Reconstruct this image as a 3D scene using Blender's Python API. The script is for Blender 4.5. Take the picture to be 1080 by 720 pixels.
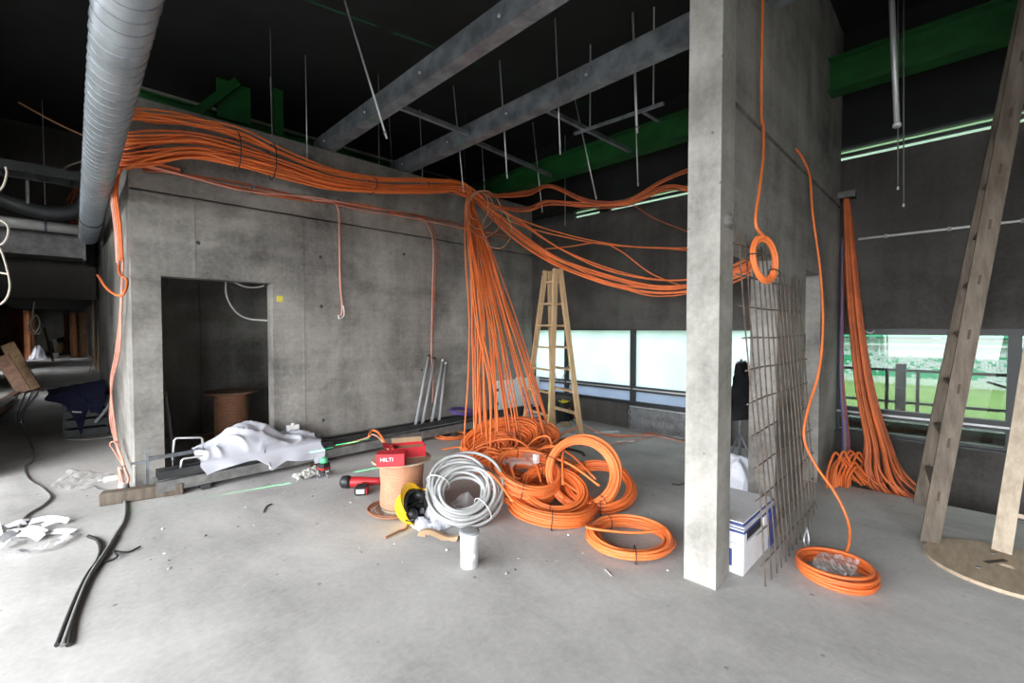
import bpy, math, random
import numpy as np
from mathutils import Vector, Matrix, noise as mnoise

for o in list(bpy.data.objects):
    bpy.data.objects.remove(o)
S = bpy.context.scene
COL = S.collection
R = random.Random(7)

# ------------------------------------------------------------------ camera
F_PX = 475.0
PITCH = math.radians(1.6)
CAM = Vector((0, 0, 1.6))
cd = bpy.data.cameras.new('camera'); cam = bpy.data.objects.new('camera', cd); COL.objects.link(cam)
cam.location = CAM
cam.rotation_euler = (math.pi/2 - PITCH, 0, -math.pi/4)
cd.sensor_fit = 'HORIZONTAL'; cd.sensor_width = 36; cd.lens = F_PX/1080*36
cd.clip_start = 0.05; cd.clip_end = 500
S.camera = cam

# ------------------------------------------------------------------ world, exposure
W = bpy.data.worlds.new('overcast_sky'); S.world = W; W.use_nodes = True
wn = W.node_tree.nodes; bg = wn['Background']
bg.inputs['Color'].default_value = (0.95, 0.97, 1.0, 1)
bg.inputs['Strength'].default_value = 17.5
vs = S.view_settings
vs.view_transform = 'Standard'; vs.look = 'None'; vs.gamma = 1; vs.use_curve_mapping = False
vs.exposure = -0.15
S.cycles.max_bounces = 8; S.cycles.diffuse_bounces = 5; S.cycles.transparent_max_bounces = 12

def portal(name, loc, rot, sx, sy):
    l = bpy.data.lights.new(name, 'AREA'); l.shape = 'RECTANGLE'; l.size = sx; l.size_y = sy
    l.cycles.is_portal = True
    o = bpy.data.objects.new(name, l); COL.objects.link(o); o.location = loc; o.rotation_euler = rot
portal('daylight_portal', (-3.3, .6, 1.65), (0, -math.pi/2, 0), 3.4, 13.2)
portal('daylight_portal', (6.6, 1.8, 1.0), (0, math.pi/2, 0), 1.3, 8.4)

# ------------------------------------------------------------------ pixel helpers (photo pixel -> direction)
_f = Vector((math.sin(math.pi/4)*math.cos(PITCH), math.cos(math.pi/4)*math.cos(PITCH), -math.sin(PITCH)))
_r = Vector((math.cos(math.pi/4), -math.sin(math.pi/4), 0))
_u = _r.cross(_f)
def ray(px, py): return _f + _r*((px-540)/F_PX) + _u*((360-py)/F_PX)
def atd(px, py, d): return CAM + ray(px, py)*d
def atz(px, py, z=0.0):
    r = ray(px, py); return CAM + r*((z-CAM.z)/r.z)
def atx(px, py, x):
    r = ray(px, py); return CAM + r*((x-CAM.x)/r.x)
def aty(px, py, y):
    r = ray(px, py); return CAM + r*((y-CAM.y)/r.y)

# ------------------------------------------------------------------ materials
MATS = {}
def mat(name, col, rough=.7, metal=0.0, var=0.0, vscale=6.0, bump=0.0, bscale=40.0, spec=.5, col2=None, stretch=(1,1,1)):
    m = bpy.data.materials.new(name); m.use_nodes = True
    nt = m.node_tree; b = nt.nodes['Principled BSDF']
    b.inputs['Roughness'].default_value = rough; b.inputs['Metallic'].default_value = metal
    b.inputs['Specular IOR Level'].default_value = spec
    c = (*col, 1)
    b.inputs['Base Color'].default_value = c
    if var or col2 or bump:
        tc = nt.nodes.new('ShaderNodeTexCoord'); mp = nt.nodes.new('ShaderNodeMapping')
        mp.inputs['Scale'].default_value = stretch
        nt.links.new(tc.outputs['Object'], mp.inputs[0])
    if var or col2:
        n = nt.nodes.new('ShaderNodeTexNoise'); n.inputs['Scale'].default_value = vscale; n.inputs['Detail'].default_value = 6
        n.inputs['Roughness'].default_value = .65
        nt.links.new(mp.outputs[0], n.inputs['Vector'])
        rp = nt.nodes.new('ShaderNodeValToRGB')
        d = col2 if col2 else tuple(max(0, x*(1-var)) for x in col)
        l = col if col2 else tuple(min(1, x*(1+var)) for x in col)
        rp.color_ramp.elements[0].color = (*d, 1); rp.color_ramp.elements[0].position = .36
        rp.color_ramp.elements[1].color = (*l, 1); rp.color_ramp.elements[1].position = .64
        nt.links.new(n.outputs['Fac'], rp.inputs[0]); nt.links.new(rp.outputs[0], b.inputs['Base Color'])
    if bump:
        n2 = nt.nodes.new('ShaderNodeTexNoise'); n2.inputs['Scale'].default_value = bscale; n2.inputs['Detail'].default_value = 5
        nt.links.new(mp.outputs[0], n2.inputs['Vector'])
        bp = nt.nodes.new('ShaderNodeBump'); bp.inputs['Strength'].default_value = bump; bp.inputs['Distance'].default_value = .01
        nt.links.new(n2.outputs['Fac'], bp.inputs['Height']); nt.links.new(bp.outputs[0], b.inputs['Normal'])
    MATS[name] = m
    return m

def concrete(name, dark, light, streak=.5, cloud=1.3, hband=0.0, floor=False):
    """cast concrete: large clouds, vertical run marks, pores, faint board bands"""
    m = bpy.data.materials.new(name); m.use_nodes = True
    nt = m.node_tree; N = nt.nodes; L = nt.links; b = N['Principled BSDF']
    b.inputs['Roughness'].default_value = .85; b.inputs['Specular IOR Level'].default_value = .25
    tc = N.new('ShaderNodeTexCoord')
    def noise_(scale, detail, stretch, rough=.6, dist=0.0):
        mp = N.new('ShaderNodeMapping'); mp.inputs['Scale'].default_value = stretch
        L.new(tc.outputs['Object'], mp.inputs[0])
        n = N.new('ShaderNodeTexNoise'); n.inputs['Scale'].default_value = scale; n.inputs['Detail'].default_value = detail
        n.inputs['Roughness'].default_value = rough; n.inputs['Distortion'].default_value = dist
        L.new(mp.outputs[0], n.inputs['Vector']); return n.outputs['Fac']
    def math_(op, a, bb):
        q = N.new('ShaderNodeMath'); q.operation = op
        for i, v in enumerate((a, bb)):
            if isinstance(v, (int, float)): q.inputs[i].default_value = v
            else: L.new(v, q.inputs[i])
        return q.outputs[0]
    base = noise_(cloud, 8, (1, 1, 1), .62, .4)
    if floor:
        st = noise_(.9, 6, (1.6, .5, 1), .6, .8)
    else:
        st = noise_(2.6, 4, (1.6, 1.6, .12), .6)
    f = math_('ADD', math_('MULTIPLY', base, 1-streak*.5), math_('MULTIPLY', st, streak*.5))
    fine = noise_(26, 4, (1, 1, 1), .7)
    f = math_('ADD', f, math_('MULTIPLY', math_('SUBTRACT', fine, .5), .22))
    if hband:
        bandn = noise_(1.0, 3, (.25, .25, 5.0), .6)
        f = math_('ADD', f, math_('MULTIPLY', math_('SUBTRACT', bandn, .5), hband))
    rp = N.new('ShaderNodeValToRGB'); e = rp.color_ramp.elements
    e[0].color = (*dark, 1); e[0].position = .33; e[1].color = (*light, 1); e[1].position = .67
    L.new(f, rp.inputs[0])
    vo = N.new('ShaderNodeTexVoronoi'); vo.inputs['Scale'].default_value = 7.5 if not floor else 4.5
    L.new(tc.outputs['Object'], vo.inputs['Vector'])
    pit = N.new('ShaderNodeValToRGB'); pe = pit.color_ramp.elements
    pe[0].position = .03; pe[0].color = (.35, .35, .35, 1); pe[1].position = .075; pe[1].color = (1, 1, 1, 1)
    L.new(vo.outputs['Distance'], pit.inputs[0])
    mx = N.new('ShaderNodeMix'); mx.data_type = 'RGBA'; mx.blend_type = 'MULTIPLY'; mx.inputs['Factor'].default_value = .8
    L.new(rp.outputs[0], mx.inputs[6]); L.new(pit.outputs[0], mx.inputs[7])
    L.new(mx.outputs[2], b.inputs['Base Color'])
    bp = N.new('ShaderNodeBump'); bp.inputs['Strength'].default_value = .35; bp.inputs['Distance'].default_value = .012
    L.new(f, bp.inputs['Height']); L.new(bp.outputs[0], b.inputs['Normal'])
    MATS[name] = m
    return m

concrete('concrete_wall', (.10, .096, .087), (.385, .37, .34), .45, 1.0, .2)
concrete('concrete_pale', (.34, .335, .31), (.56, .555, .52), .6, 2.0)
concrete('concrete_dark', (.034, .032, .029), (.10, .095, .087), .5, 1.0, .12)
concrete('concrete_column', (.20, .192, .172), (.50, .485, .44), .6, 1.6, .1)
concrete('concrete_floor', (.30, .295, .285), (.60, .59, .57), .9, 1.0, 0, True)  # mottled concrete; the strong contrast also paints in lit streaks
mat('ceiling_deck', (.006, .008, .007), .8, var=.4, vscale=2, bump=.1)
mat('frame_black', (.012, .016, .017), .45)
mat('frame_alu', (.42, .43, .44), .4, .6)
mat('green_steel', (.010, .085, .018), .45, var=.25, vscale=5)
mat('galv', (.24, .265, .29), .42, .6, var=.35, vscale=5, bump=.05)
mat('galv_rod', (.66, .67, .68), .38, .5)
mat('steel_dark', (.045, .048, .05), .5, .3, var=.3, vscale=6)
mat('steel_mid', (.20, .20, .195), .55, .3, var=.3, vscale=9)
mat('rust', (.20, .12, .08), .8, .2, var=.45, vscale=25, bump=.2)
mat('rebar', (.15, .115, .09), .75, .3, var=.35, vscale=18)
mat('orange_a', (.76, .18, .042), .5, var=.12, vscale=4)
mat('orange_b', (.66, .145, .034), .5, var=.15, vscale=4)
mat('orange_d', (.52, .13, .04), .55, var=.2, vscale=4)
mat('orange_c', (.79, .20, .052), .48, var=.12, vscale=4)
mat('orange_brown', (.36, .085, .03), .6, var=.25, vscale=5)  # brown of some cables; shaded orange on the sagging bundles
mat('pink_cable', (.62, .29, .22), .55, var=.15, vscale=5)
mat('brown_cable', (.29, .135, .075), .6, var=.2, vscale=8)
mat('purple_cable', (.10, .06, .26), .5)
mat('black_cable', (.02, .02, .02), .55)
mat('grey_cable', (.20, .20, .19), .6, var=.2, vscale=8)
mat('beige_cable', (.40, .36, .29), .6)
mat('white_cable', (.55, .55, .52), .55)
mat('grey_conduit', (.38, .385, .38), .5, var=.12, vscale=9)
mat('wood_pale', (.66, .46, .26), .65, col2=(.48, .315, .165), vscale=3, stretch=(9, 9, .8), bump=.15)
mat('wood_grey', (.16, .13, .10), .8, col2=(.085, .066, .048), vscale=3.2, stretch=(6, 6, .9), bump=.3)
mat('wood_board', (.44, .29, .155), .75, col2=(.29, .175, .09), vscale=3, stretch=(4, 1, 4), bump=.2)
mat('wood_red', (.34, .125, .045), .7, col2=(.17, .06, .025), vscale=3, stretch=(6, 6, .6), bump=.2)
mat('plywood', (.48, .385, .28), .75, col2=(.37, .285, .195), vscale=5, stretch=(1, 5, 1), bump=.15)
mat('cardboard', (.45, .30, .18), .85, var=.12, vscale=6)
mat('red_card', (.58, .018, .03), .55, var=.1, vscale=8)
mat('red_plastic', (.42, .02, .025), .45)
mat('dark_plastic', (.018, .019, .02), .45)
mat('grey_plastic', (.30, .31, .32), .5)
mat('yellow_plastic', (.90, .50, .012), .32)
mat('white_plastic', (.80, .81, .80), .4, var=.05, vscale=6)
mat('white_paper', (.80, .81, .84), .8, var=.06, vscale=5)
mat('paper_grey', (.50, .49, .46), .85, var=.15, vscale=6)
mat('blue_print', (.06, .09, .32), .6)
mat('navy_cloth', (.006, .008, .032), .95, var=.35, vscale=9, bump=.4, bscale=20)
mat('black_cloth', (.014, .015, .018), .95, var=.3, vscale=9, bump=.4, bscale=20)
mat('yellow_tag', (.75, .66, .03), .6)
mat('white_dust', (.70, .70, .68), .8)
mat('turf', (.30, .44, .15), .95, var=.12, vscale=.15)
mat('stand_concrete', (.52, .56, .54), .9, var=.1, vscale=.4)
mat('seat_white', (.80, .84, .83), .6)
mat('seat_green', (.10, .55, .30), .6)
mat('stand_green', (.16, .62, .40), .6)
mat('outside_ground', (.10, .10, .095), .95, var=.2, vscale=.2)
mat('red_seatband', (.62, .30, .28), .8, var=.3, vscale=3)
mat('duct_metal', (.40, .44, .47), .38, .7, var=.15, vscale=7)
mat('insulation', (.78, .79, .77), .7, var=.12, vscale=5)
mat('screen_green', (.10, .5, .25), .4)

def glass_clear():
    m = bpy.data.materials.new('glass_clear'); m.use_nodes = True; nt = m.node_tree; nt.nodes.clear()
    out = nt.nodes.new('ShaderNodeOutputMaterial'); mx = nt.nodes.new('ShaderNodeMixShader')
    t = nt.nodes.new('ShaderNodeBsdfTransparent'); t.inputs[0].default_value = (.27, .30, .285, 1)
    g = nt.nodes.new('ShaderNodeBsdfGlossy'); g.inputs['Roughness'].default_value = .03
    mx.inputs[0].default_value = .05
    nt.links.new(t.outputs[0], mx.inputs[1]); nt.links.new(g.outputs[0], mx.inputs[2]); nt.links.new(mx.outputs[0], out.inputs[0])
    MATS['glass_clear'] = m
def sheet_mat(name, trans, diff, transp, fac_t, fac_tr):
    m = bpy.data.materials.new(name); m.use_nodes = True; nt = m.node_tree; nt.nodes.clear()
    out = nt.nodes.new('ShaderNodeOutputMaterial')
    tl = nt.nodes.new('ShaderNodeBsdfTranslucent'); df = nt.nodes.new('ShaderNodeBsdfPrincipled'); tr = nt.nodes.new('ShaderNodeBsdfTransparent')
    tc = nt.nodes.new('ShaderNodeTexCoord'); n = nt.nodes.new('ShaderNodeTexNoise'); n.inputs['Scale'].default_value = 1.6; n.inputs['Detail'].default_value = 3
    nt.links.new(tc.outputs['Object'], n.inputs['Vector'])
    rp = nt.nodes.new('ShaderNodeValToRGB')
    rp.color_ramp.elements[0].position = .3; rp.color_ramp.elements[0].color = (*[c*.86 for c in trans], 1)
    rp.color_ramp.elements[1].position = .7; rp.color_ramp.elements[1].color = (*trans, 1)
    nt.links.new(n.outputs['Fac'], rp.inputs[0]); nt.links.new(rp.outputs[0], tl.inputs[0])
    df.inputs['Base Color'].default_value = (*diff, 1); df.inputs['Roughness'].default_value = .35
    tr.inputs[0].default_value = (*transp, 1)
    m1 = nt.nodes.new('ShaderNodeMixShader'); m2 = nt.nodes.new('ShaderNodeMixShader')
    m1.inputs[0].default_value = fac_t; m2.inputs[0].default_value = fac_tr
    nt.links.new(df.outputs[0], m1.inputs[1]); nt.links.new(tl.outputs[0], m1.inputs[2])
    nt.links.new(m1.outputs[0], m2.inputs[1]); nt.links.new(tr.outputs[0], m2.inputs[2]); nt.links.new(m2.outputs[0], out.inputs[0])
    MATS[name] = m
glass_clear()
def glass_tint(name, c):
    m = bpy.data.materials.new(name); m.use_nodes = True; nt = m.node_tree; nt.nodes.clear()
    out = nt.nodes.new('ShaderNodeOutputMaterial'); t = nt.nodes.new('ShaderNodeBsdfTranslucent'); t.inputs[0].default_value = (*c, 1)
    nt.links.new(t.outputs[0], out.inputs[0]); MATS[name] = m
glass_tint('glass_slit', (.34, .40, .36))
sheet_mat('glass_frosted', (.46, .52, .535), (.35, .4, .4), (.3, .35, .35), .9, .04)
sheet_mat('glass_hazy', (.30, .35, .43), (.6, .65, .7), (.25, .28, .3), .8, .35)
sheet_mat('film_white', (.80, .82, .90), (.80, .82, .90), (1, 1, 1), .3, .10)
sheet_mat('film_clear', (.8, .8, .8), (.75, .75, .74), (1, 1, 1), .4, .5)

# ------------------------------------------------------------------ mesh builder
class MB:
    def __init__(s): s.v = []; s.f = []; s.sm = []
    def add(s, vs_, fs, smooth=False):
        o = len(s.v); s.v.extend([tuple(p) for p in vs_])
        for f in fs: s.f.append(tuple(i+o for i in f)); s.sm.append(smooth)
        return s
    def box(s, x0, x1, y0, y1, z0, z1):
        v = [(x0,y0,z0),(x1,y0,z0),(x1,y1,z0),(x0,y1,z0),(x0,y0,z1),(x1,y0,z1),(x1,y1,z1),(x0,y1,z1)]
        return s.add(v, BOXF)
    def bbox(s, x0, x1, y0, y1, z0, z1, b=.006):
        """box with chamfered vertical and horizontal edges"""
        cx, cy, cz = (x0+x1)/2, (y0+y1)/2, (z0+z1)/2
        hx, hy, hz = (x1-x0)/2, (y1-y0)/2, (z1-z0)/2
        b = min(b, hx*.45, hy*.45, hz*.45)
        v = []; key = {}
        for sx in (-1, 1):
            for sy in (-1, 1):
                for sz in (-1, 1):
                    for ax in range(3):
                        p = [sx*(hx-b), sy*(hy-b), sz*(hz-b)]
                        p[ax] = (sx*hx, sy*hy, sz*hz)[ax]
                        key[(sx, sy, sz, ax)] = len(v); v.append((cx+p[0], cy+p[1], cz+p[2]))
        fs = []
        for ax in range(3):
            o1, o2 = [a for a in range(3) if a != ax]
            for sg in (-1, 1):
                q = []
                for (a, c) in ((-1,-1),(1,-1),(1,1),(-1,1)):
                    t = [0,0,0]; t[ax] = sg; t[o1] = a; t[o2] = c; q.append(key[(*t, ax)])
                fs.append(q)
        for ax in range(3):
            o1, o2 = [a for a in range(3) if a != ax]
            for a in (-1, 1):
                for c in (-1, 1):
                    t0 = [0,0,0]; t1 = [0,0,0]; t0[ax] = -1; t1[ax] = 1
                    for t in (t0, t1): t[o1] = a; t[o2] = c
                    fs.append([key[(*t0, o1)], key[(*t1, o1)], key[(*t1, o2)], key[(*t0, o2)]])
        for sx in (-1, 1):
            for sy in (-1, 1):
                for sz in (-1, 1): fs.append([key[(sx, sy, sz, a)] for a in range(3)])
        return s.add(v, fs)
    def bar(s, p, q, w, h, up=(0,0,1)):
        p = Vector(p); q = Vector(q); d = (q-p).normalized(); up = Vector(up)
        a = d.cross(up)
        if a.length < 1e-4: a = d.cross(Vector((1,0,0)))
        a.normalize(); b = a.cross(d).normalized()
        v = []
        for e in (p, q):
            for (i, j) in ((-1,-1),(1,-1),(1,1),(-1,1)): v.append(e+a*(i*w/2)+b*(j*h/2))
        return s.add(v, BOXF)
    def tube(s, pts, r, n=6, closed=False, cap=True):
        P = np.array([tuple(p) for p in pts], float); k = len(P)
        if closed: T = np.roll(P, -1, 0)-np.roll(P, 1, 0)
        else: T = np.gradient(P, axis=0)
        T /= np.maximum(np.linalg.norm(T, axis=1)[:, None], 1e-9)
        a = np.array((0, 0, 1.0)) if abs(T[0][2]) < .9 else np.array((1.0, 0, 0))
        u = np.cross(T[0], a); u /= np.linalg.norm(u)
        rr = r if hasattr(r, '__len__') else [r]*k
        vs_ = []; ang = [2*math.pi*i/n for i in range(n)]
        for i in range(k):
            u = u-T[i]*np.dot(u, T[i]); u /= max(np.linalg.norm(u), 1e-9); w = np.cross(T[i], u)
            for t in ang: vs_.append(P[i]+rr[i]*(math.cos(t)*u+math.sin(t)*w))
        fs = []
        for i in range(k if closed else k-1):
            i2 = (i+1) % k
            for j in range(n):
                j2 = (j+1) % n; fs.append((i*n+j, i*n+j2, i2*n+j2, i2*n+j))
        s.add(vs_, fs, True)
        if cap and not closed:
            o = len(s.v)-k*n
            s.f.append(tuple(range(o+n-1, o-1, -1))); s.sm.append(False)
            s.f.append(tuple(range(o+(k-1)*n, o+k*n))); s.sm.append(False)
        return s
    def lathe(s, prof, c=(0,0,0), n=24, M=None, smooth=True):
        vs_ = []
        for (r, z) in prof:
            for i in range(n):
                t = 2*math.pi*i/n; p = Vector((r*math.cos(t), r*math.sin(t), z))
                vs_.append((M @ p if M else p)+Vector(c))
        fs = []
        for k in range(len(prof)-1):
            for i in range(n):
                i2 = (i+1) % n; fs.append((k*n+i, k*n+i2, (k+1)*n+i2, (k+1)*n+i))
        return s.add(vs_, fs, smooth)
    def disc(s, r, z0, z1, c=(0,0,0), n=32, hole=0.0):
        return s.lathe([(hole, z0), (r, z0), (r, z1), (hole, z1), (hole, z0)] if hole else [(0.001, z0), (r, z0), (r, z1), (0.001, z1)], c, n, smooth=False)
    def grid(s, nx, ny, fn, thick=0.0, smooth=True):
        vs_ = [fn(i/nx, j/ny) for j in range(ny+1) for i in range(nx+1)]
        fs = [(j*(nx+1)+i, j*(nx+1)+i+1, (j+1)*(nx+1)+i+1, (j+1)*(nx+1)+i) for j in range(ny) for i in range(nx)]
        return s.add(vs_, fs, smooth)
    def build(s, name, m, parent=None):
        me = bpy.data.meshes.new(name); me.from_pydata(s.v, [], s.f)
        me.polygons.foreach_set('use_smooth', s.sm)
        me.materials.append(MATS[m]); me.update()
        o = bpy.data.objects.new(name, me); COL.objects.link(o)
        if parent: o.parent = parent
        return o
BOXF = [(0,3,2,1),(4,5,6,7),(0,1,5,4),(1,2,6,5),(2,3,7,6),(3,0,4,7)]

def tag(o, label=None, cat=None, group=None, kind=None):
    if label: o['label'] = label
    if cat: o['category'] = cat
    if group: o['group'] = group
    if kind: o['kind'] = kind
    return o
def thing(name, label, cat, loc=(0,0,0), rz=0.0, group=None):
    o = bpy.data.objects.new(name, None); COL.objects.link(o); o.empty_display_size = .1
    o.location = loc; o.rotation_euler = (0, 0, rz)
    return tag(o, label, cat, group)
def setting(name, mb, m, parent=None):
    o = mb.build(name, m, parent)
    if not parent: o['kind'] = 'structure'
    return o
def smooth(pts, per=8):
    """Catmull-Rom through pts"""
    P = [Vector(p) for p in pts]; P = [P[0]*2-P[1]]+P+[P[-1]*2-P[-2]]
    out = []
    for i in range(1, len(P)-2):
        for k in range(per):
            t = k/per; a, b, c, d = P[i-1], P[i], P[i+1], P[i+2]
            out.append(.5*((2*b)+(c-a)*t+(2*a-5*b+4*c-d)*t*t+(3*b-a-3*c+d)*t**3))
    out.append(P[-2]); return out
def cable(name, pts, r, m, label, cat='cable', group=None, per=8, n=6):
    return tag(MB().tube(smooth(pts, per), r, n).build(name, m), label, cat, group)
def lerp(a, b, t): return a+(b-a)*t
# ================================================================== THE SETTING
WY = 5.9          # left wall face
WX = 6.45         # window wall face
PY = 1.037        # right partition face
fl = MB().box(-3.4, 5.65, -6, 46, -.25, 0).box(5.65, WX, PY, 46, -.25, 0).box(5.65, WX, -6, PY, -.6, -.32)
setting('floor', fl, 'concrete_floor')
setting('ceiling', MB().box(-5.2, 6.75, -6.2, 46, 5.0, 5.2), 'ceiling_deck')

# left wall: door opening, groove at 3.0 m
wl = MB()
T = .2
def wl_box(x0, x1, z0, z1, dy=0.0): wl.box(x0, x1, WY+dy, WY+T, z0, z1)
wl_box(.5, .74, 0, 2.995); wl_box(.74, 1.81, 2.15, 2.995); wl_box(1.81, WX, 0, 2.995)
wl_box(.5, WX, 2.995, 3.02, .07); wl_box(.5, WX, 3.02, 3.93, .006)
setting('wall_left', wl, 'concrete_wall')
# tie holes with dark cones left by the formwork
for k, (px, py) in enumerate([(209, 256), (338, 271), (339, 323), (341, 443), (426, 268), (445, 390), (542, 372)]):
    p = aty(px, py, WY)
    h = MB().lathe([(.001, .004), (.018, .004), (.024, -.003)], (0,0,0), 12, Matrix.Rotation(math.pi/2, 3, 'X'))
    o = h.build('tie_hole', 'steel_dark', bpy.data.objects['wall_left']); o.location = p
# vertical formwork joints, thin fins of laitance standing proud
for px, z0, z1 in [(206, 2.2, 2.99), (320, 0.02, 2.98), (446, .02, 2.98), (532, .02, 2.98)]:
    p = aty(px, 300, WY)
    MB().box(p.x-.006, p.x+.006, WY-.005, WY+.01, z0, z1).build('formwork_joint', 'concrete_wall', bpy.data.objects['wall_left'])
setting('wall_corridor', MB().box(.5, .7, WY+.2, 11.2, 0, 3.93).box(.5, .7, 8.2, 11.2, 3.93, 5.0), 'concrete_wall')
setting('wall_closet', MB().box(.7, WX+.3, 8.2, 8.4, 0, 5.0).box(2.62, 2.8, WY+T, 8.2, 0, 3.93).box(1.49, 1.53, 8.17, 8.2, 0, 3.9), 'concrete_wall')
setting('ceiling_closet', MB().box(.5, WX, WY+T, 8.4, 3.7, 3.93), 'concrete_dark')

# window wall
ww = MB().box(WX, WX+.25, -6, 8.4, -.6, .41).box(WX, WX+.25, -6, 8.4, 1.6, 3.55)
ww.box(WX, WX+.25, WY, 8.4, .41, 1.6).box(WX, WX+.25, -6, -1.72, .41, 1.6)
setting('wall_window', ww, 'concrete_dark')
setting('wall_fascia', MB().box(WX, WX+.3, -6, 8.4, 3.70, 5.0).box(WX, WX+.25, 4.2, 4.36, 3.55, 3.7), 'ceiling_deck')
setting('trim_6', MB().box(WX+.1, WX+.11, -6, 8.4, 3.55, 3.70), 'glass_slit')  # translucent strip added to dim and tint the slit's daylight
setting('trim_1', MB().box(WX+.02, WX+.06, -6, 8.4, 3.595, 3.632).box(WX, WX+.08, -6, 8.4, 3.672, 3.70).box(WX, WX+.08, 4.9, 8.4, 3.55, 3.70), 'steel_dark')
setting('trim_2', MB().box(WX-.05, WX+.25, -1.72, WY, .395, .412), 'frame_black')
# windows
MULL = [5.88, 5.07, 3.73, 2.39, 1.05, -.36, -1.70]
for i in range(6):
    y1, y0 = MULL[i], MULL[i+1]
    w = bpy.data.objects.new('window_%d' % (i+1), None); COL.objects.link(w); w['kind'] = 'structure'
    fr = MB()
    fr.box(WX+.01, WX+.09, y0, y0+.045, .41, 1.6).box(WX+.01, WX+.09, y1-.045, y1, .41, 1.6)
    fr.box(WX+.01, WX+.09, y0+.045, y1-.045, 1.535 if i > 3 else 1.575, 1.6).box(WX+.01, WX+.09, y0+.045, y1-.045, .41, .44)
    fr.build('frame', 'frame_black', w)
    MB().box(WX+.012, WX+.085, y0+.045, y1-.045, .60, .70 if i > 3 else .68).build('transom', 'frame_black', w)
    MB().box(WX-.012, WX+.012, y0+.02, y1-.02, .632, .652).build('transom_cover', 'frame_alu', w)
    MB().box(WX+.045, WX+.055, y0+.045, y1-.045, .68, 1.58).build('pane', 'glass_frosted' if i < 4 else 'glass_clear', w)
    MB().box(WX+.045, WX+.055, y0+.045, y1-.045, .44, .605).build('pane', 'glass_hazy' if i < 4 else 'glass_clear', w)
    if i > 3:
        for yy in (lerp(y0, y1, .2), lerp(y0, y1, .78)):
            MB().tube([(WX, yy+.04*math.cos(a), 1.585-.03*math.sin(a)) for a in [math.pi*k/8 for k in range(9)]], .007, 6).build('bracket', 'galv_rod', w)

# right partition with two openings
wp = MB(); TP = .2
def wpb(x0, x1, z0, z1, d=0.0): wp.box(x0, x1, PY+d, PY+TP, z0, z1)
wpb(4.01, 4.90, 0, 2.15); wpb(5.53, WX, 0, 2.15); wpb(3.02, WX, 2.15, 2.995)
wpb(3.02, WX, 2.995, 3.03, .08); wpb(3.02, WX, 3.03, 5.0)
setting('wall_column', MB().box(2.8, 3.02, PY, PY+TP, 0, 5.0), 'concrete_column')
setting('wall_partition', wp, 'concrete_wall')
hinge = MB().box(4.84, 4.90, PY-.006, PY+.02, 1.39, 1.55).box(4.84, 4.90, PY-.006, PY+.02, .32, .62)
setting('trim_3', hinge, 'dark_plastic')
# lump of spilled mortar and bent stubs over the opening
lm = MB().grid(10, 6, lambda a, b: (2.85+.15*a, PY-.002-.03*math.sin(math.pi*a)*math.sin(math.pi*b)*(1+.8*mnoise.noise((a*5, b*5, 1))), 2.22+.10*b*(.6+.4*math.sin(3*a))))
setting('trim_4', lm, 'concrete_wall')

# cross wall over the corridor and the space beyond
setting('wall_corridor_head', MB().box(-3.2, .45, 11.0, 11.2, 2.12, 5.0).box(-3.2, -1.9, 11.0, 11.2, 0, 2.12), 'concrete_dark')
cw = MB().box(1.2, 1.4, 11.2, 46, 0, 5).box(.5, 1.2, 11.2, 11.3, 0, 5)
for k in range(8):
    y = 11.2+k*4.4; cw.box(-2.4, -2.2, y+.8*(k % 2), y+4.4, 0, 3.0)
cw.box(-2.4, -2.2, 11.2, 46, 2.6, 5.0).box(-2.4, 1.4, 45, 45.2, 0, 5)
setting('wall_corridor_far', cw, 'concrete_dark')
setting('ceiling_corridor', MB().box(-2.4, 1.4, 11.2, 46, 2.95, 3.1), 'ceiling_deck')
setting('wall_stub', MB().box(-3.2, -.72, 7.2, 7.4, 0, 2.7), 'concrete_wall')  # unseen wall added to keep the facade daylight out of the corridor
# facade on the daylight side and the rear wall
fc = MB()
fc.box(-3.4, -3.2, -6, 11.0, 3.3, 5.0).box(-3.4, -3.2, 7.2, 11.0, 0, 3.3)
for y in (-6, -1.7, 2.6, 6.9): fc.box(-3.4, -3.2, y, y+.3, 0, 3.3)
setting('wall_facade', fc, 'concrete_wall')
setting('wall_rear', MB().box(0, WX, -6.2, -6, 0, 5).box(-3.2, 0, -6.2, -6, 0, 5), 'concrete_wall')

# outdoors: pitch, terrace, far stand
setting('ground', MB().box(-150, 6.7, -120, 120, -6.3, -6.0), 'outside_ground')
setting('ground_pitch', MB().box(6.7, 82, -120, 120, -6.3, -6.0), 'turf')
tr = MB().box(6.7, 9.0, -12, 12, -.30, -.12)
setting('ground_terrace', tr, 'stand_concrete')
rf = thing('stadium_canopy', 'stadium roof canopy over the terrace outside the windows', 'roof', (6.9, 0, 7.5))  # out-of-view canopy added to dim the sky at the windows
MB().box(0, 5, -40, 40, 0, .4).build('deck', 'stand_concrete', rf)
for k in range(11): MB().box(0, 5, -40+k*8-.15, -40+k*8+.15, -.6, 0).build('girder', 'stand_green', rf)
setting('trim_5', MB().box(7.62, 8.3, -12, 12, -.118, .34), 'red_seatband')
setting('trim_7', MB().box(7.58, 8.3, -12, 12, .342, .40).box(7.5, 7.62, -12, 12, -.118, .27), 'stand_concrete')
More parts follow.
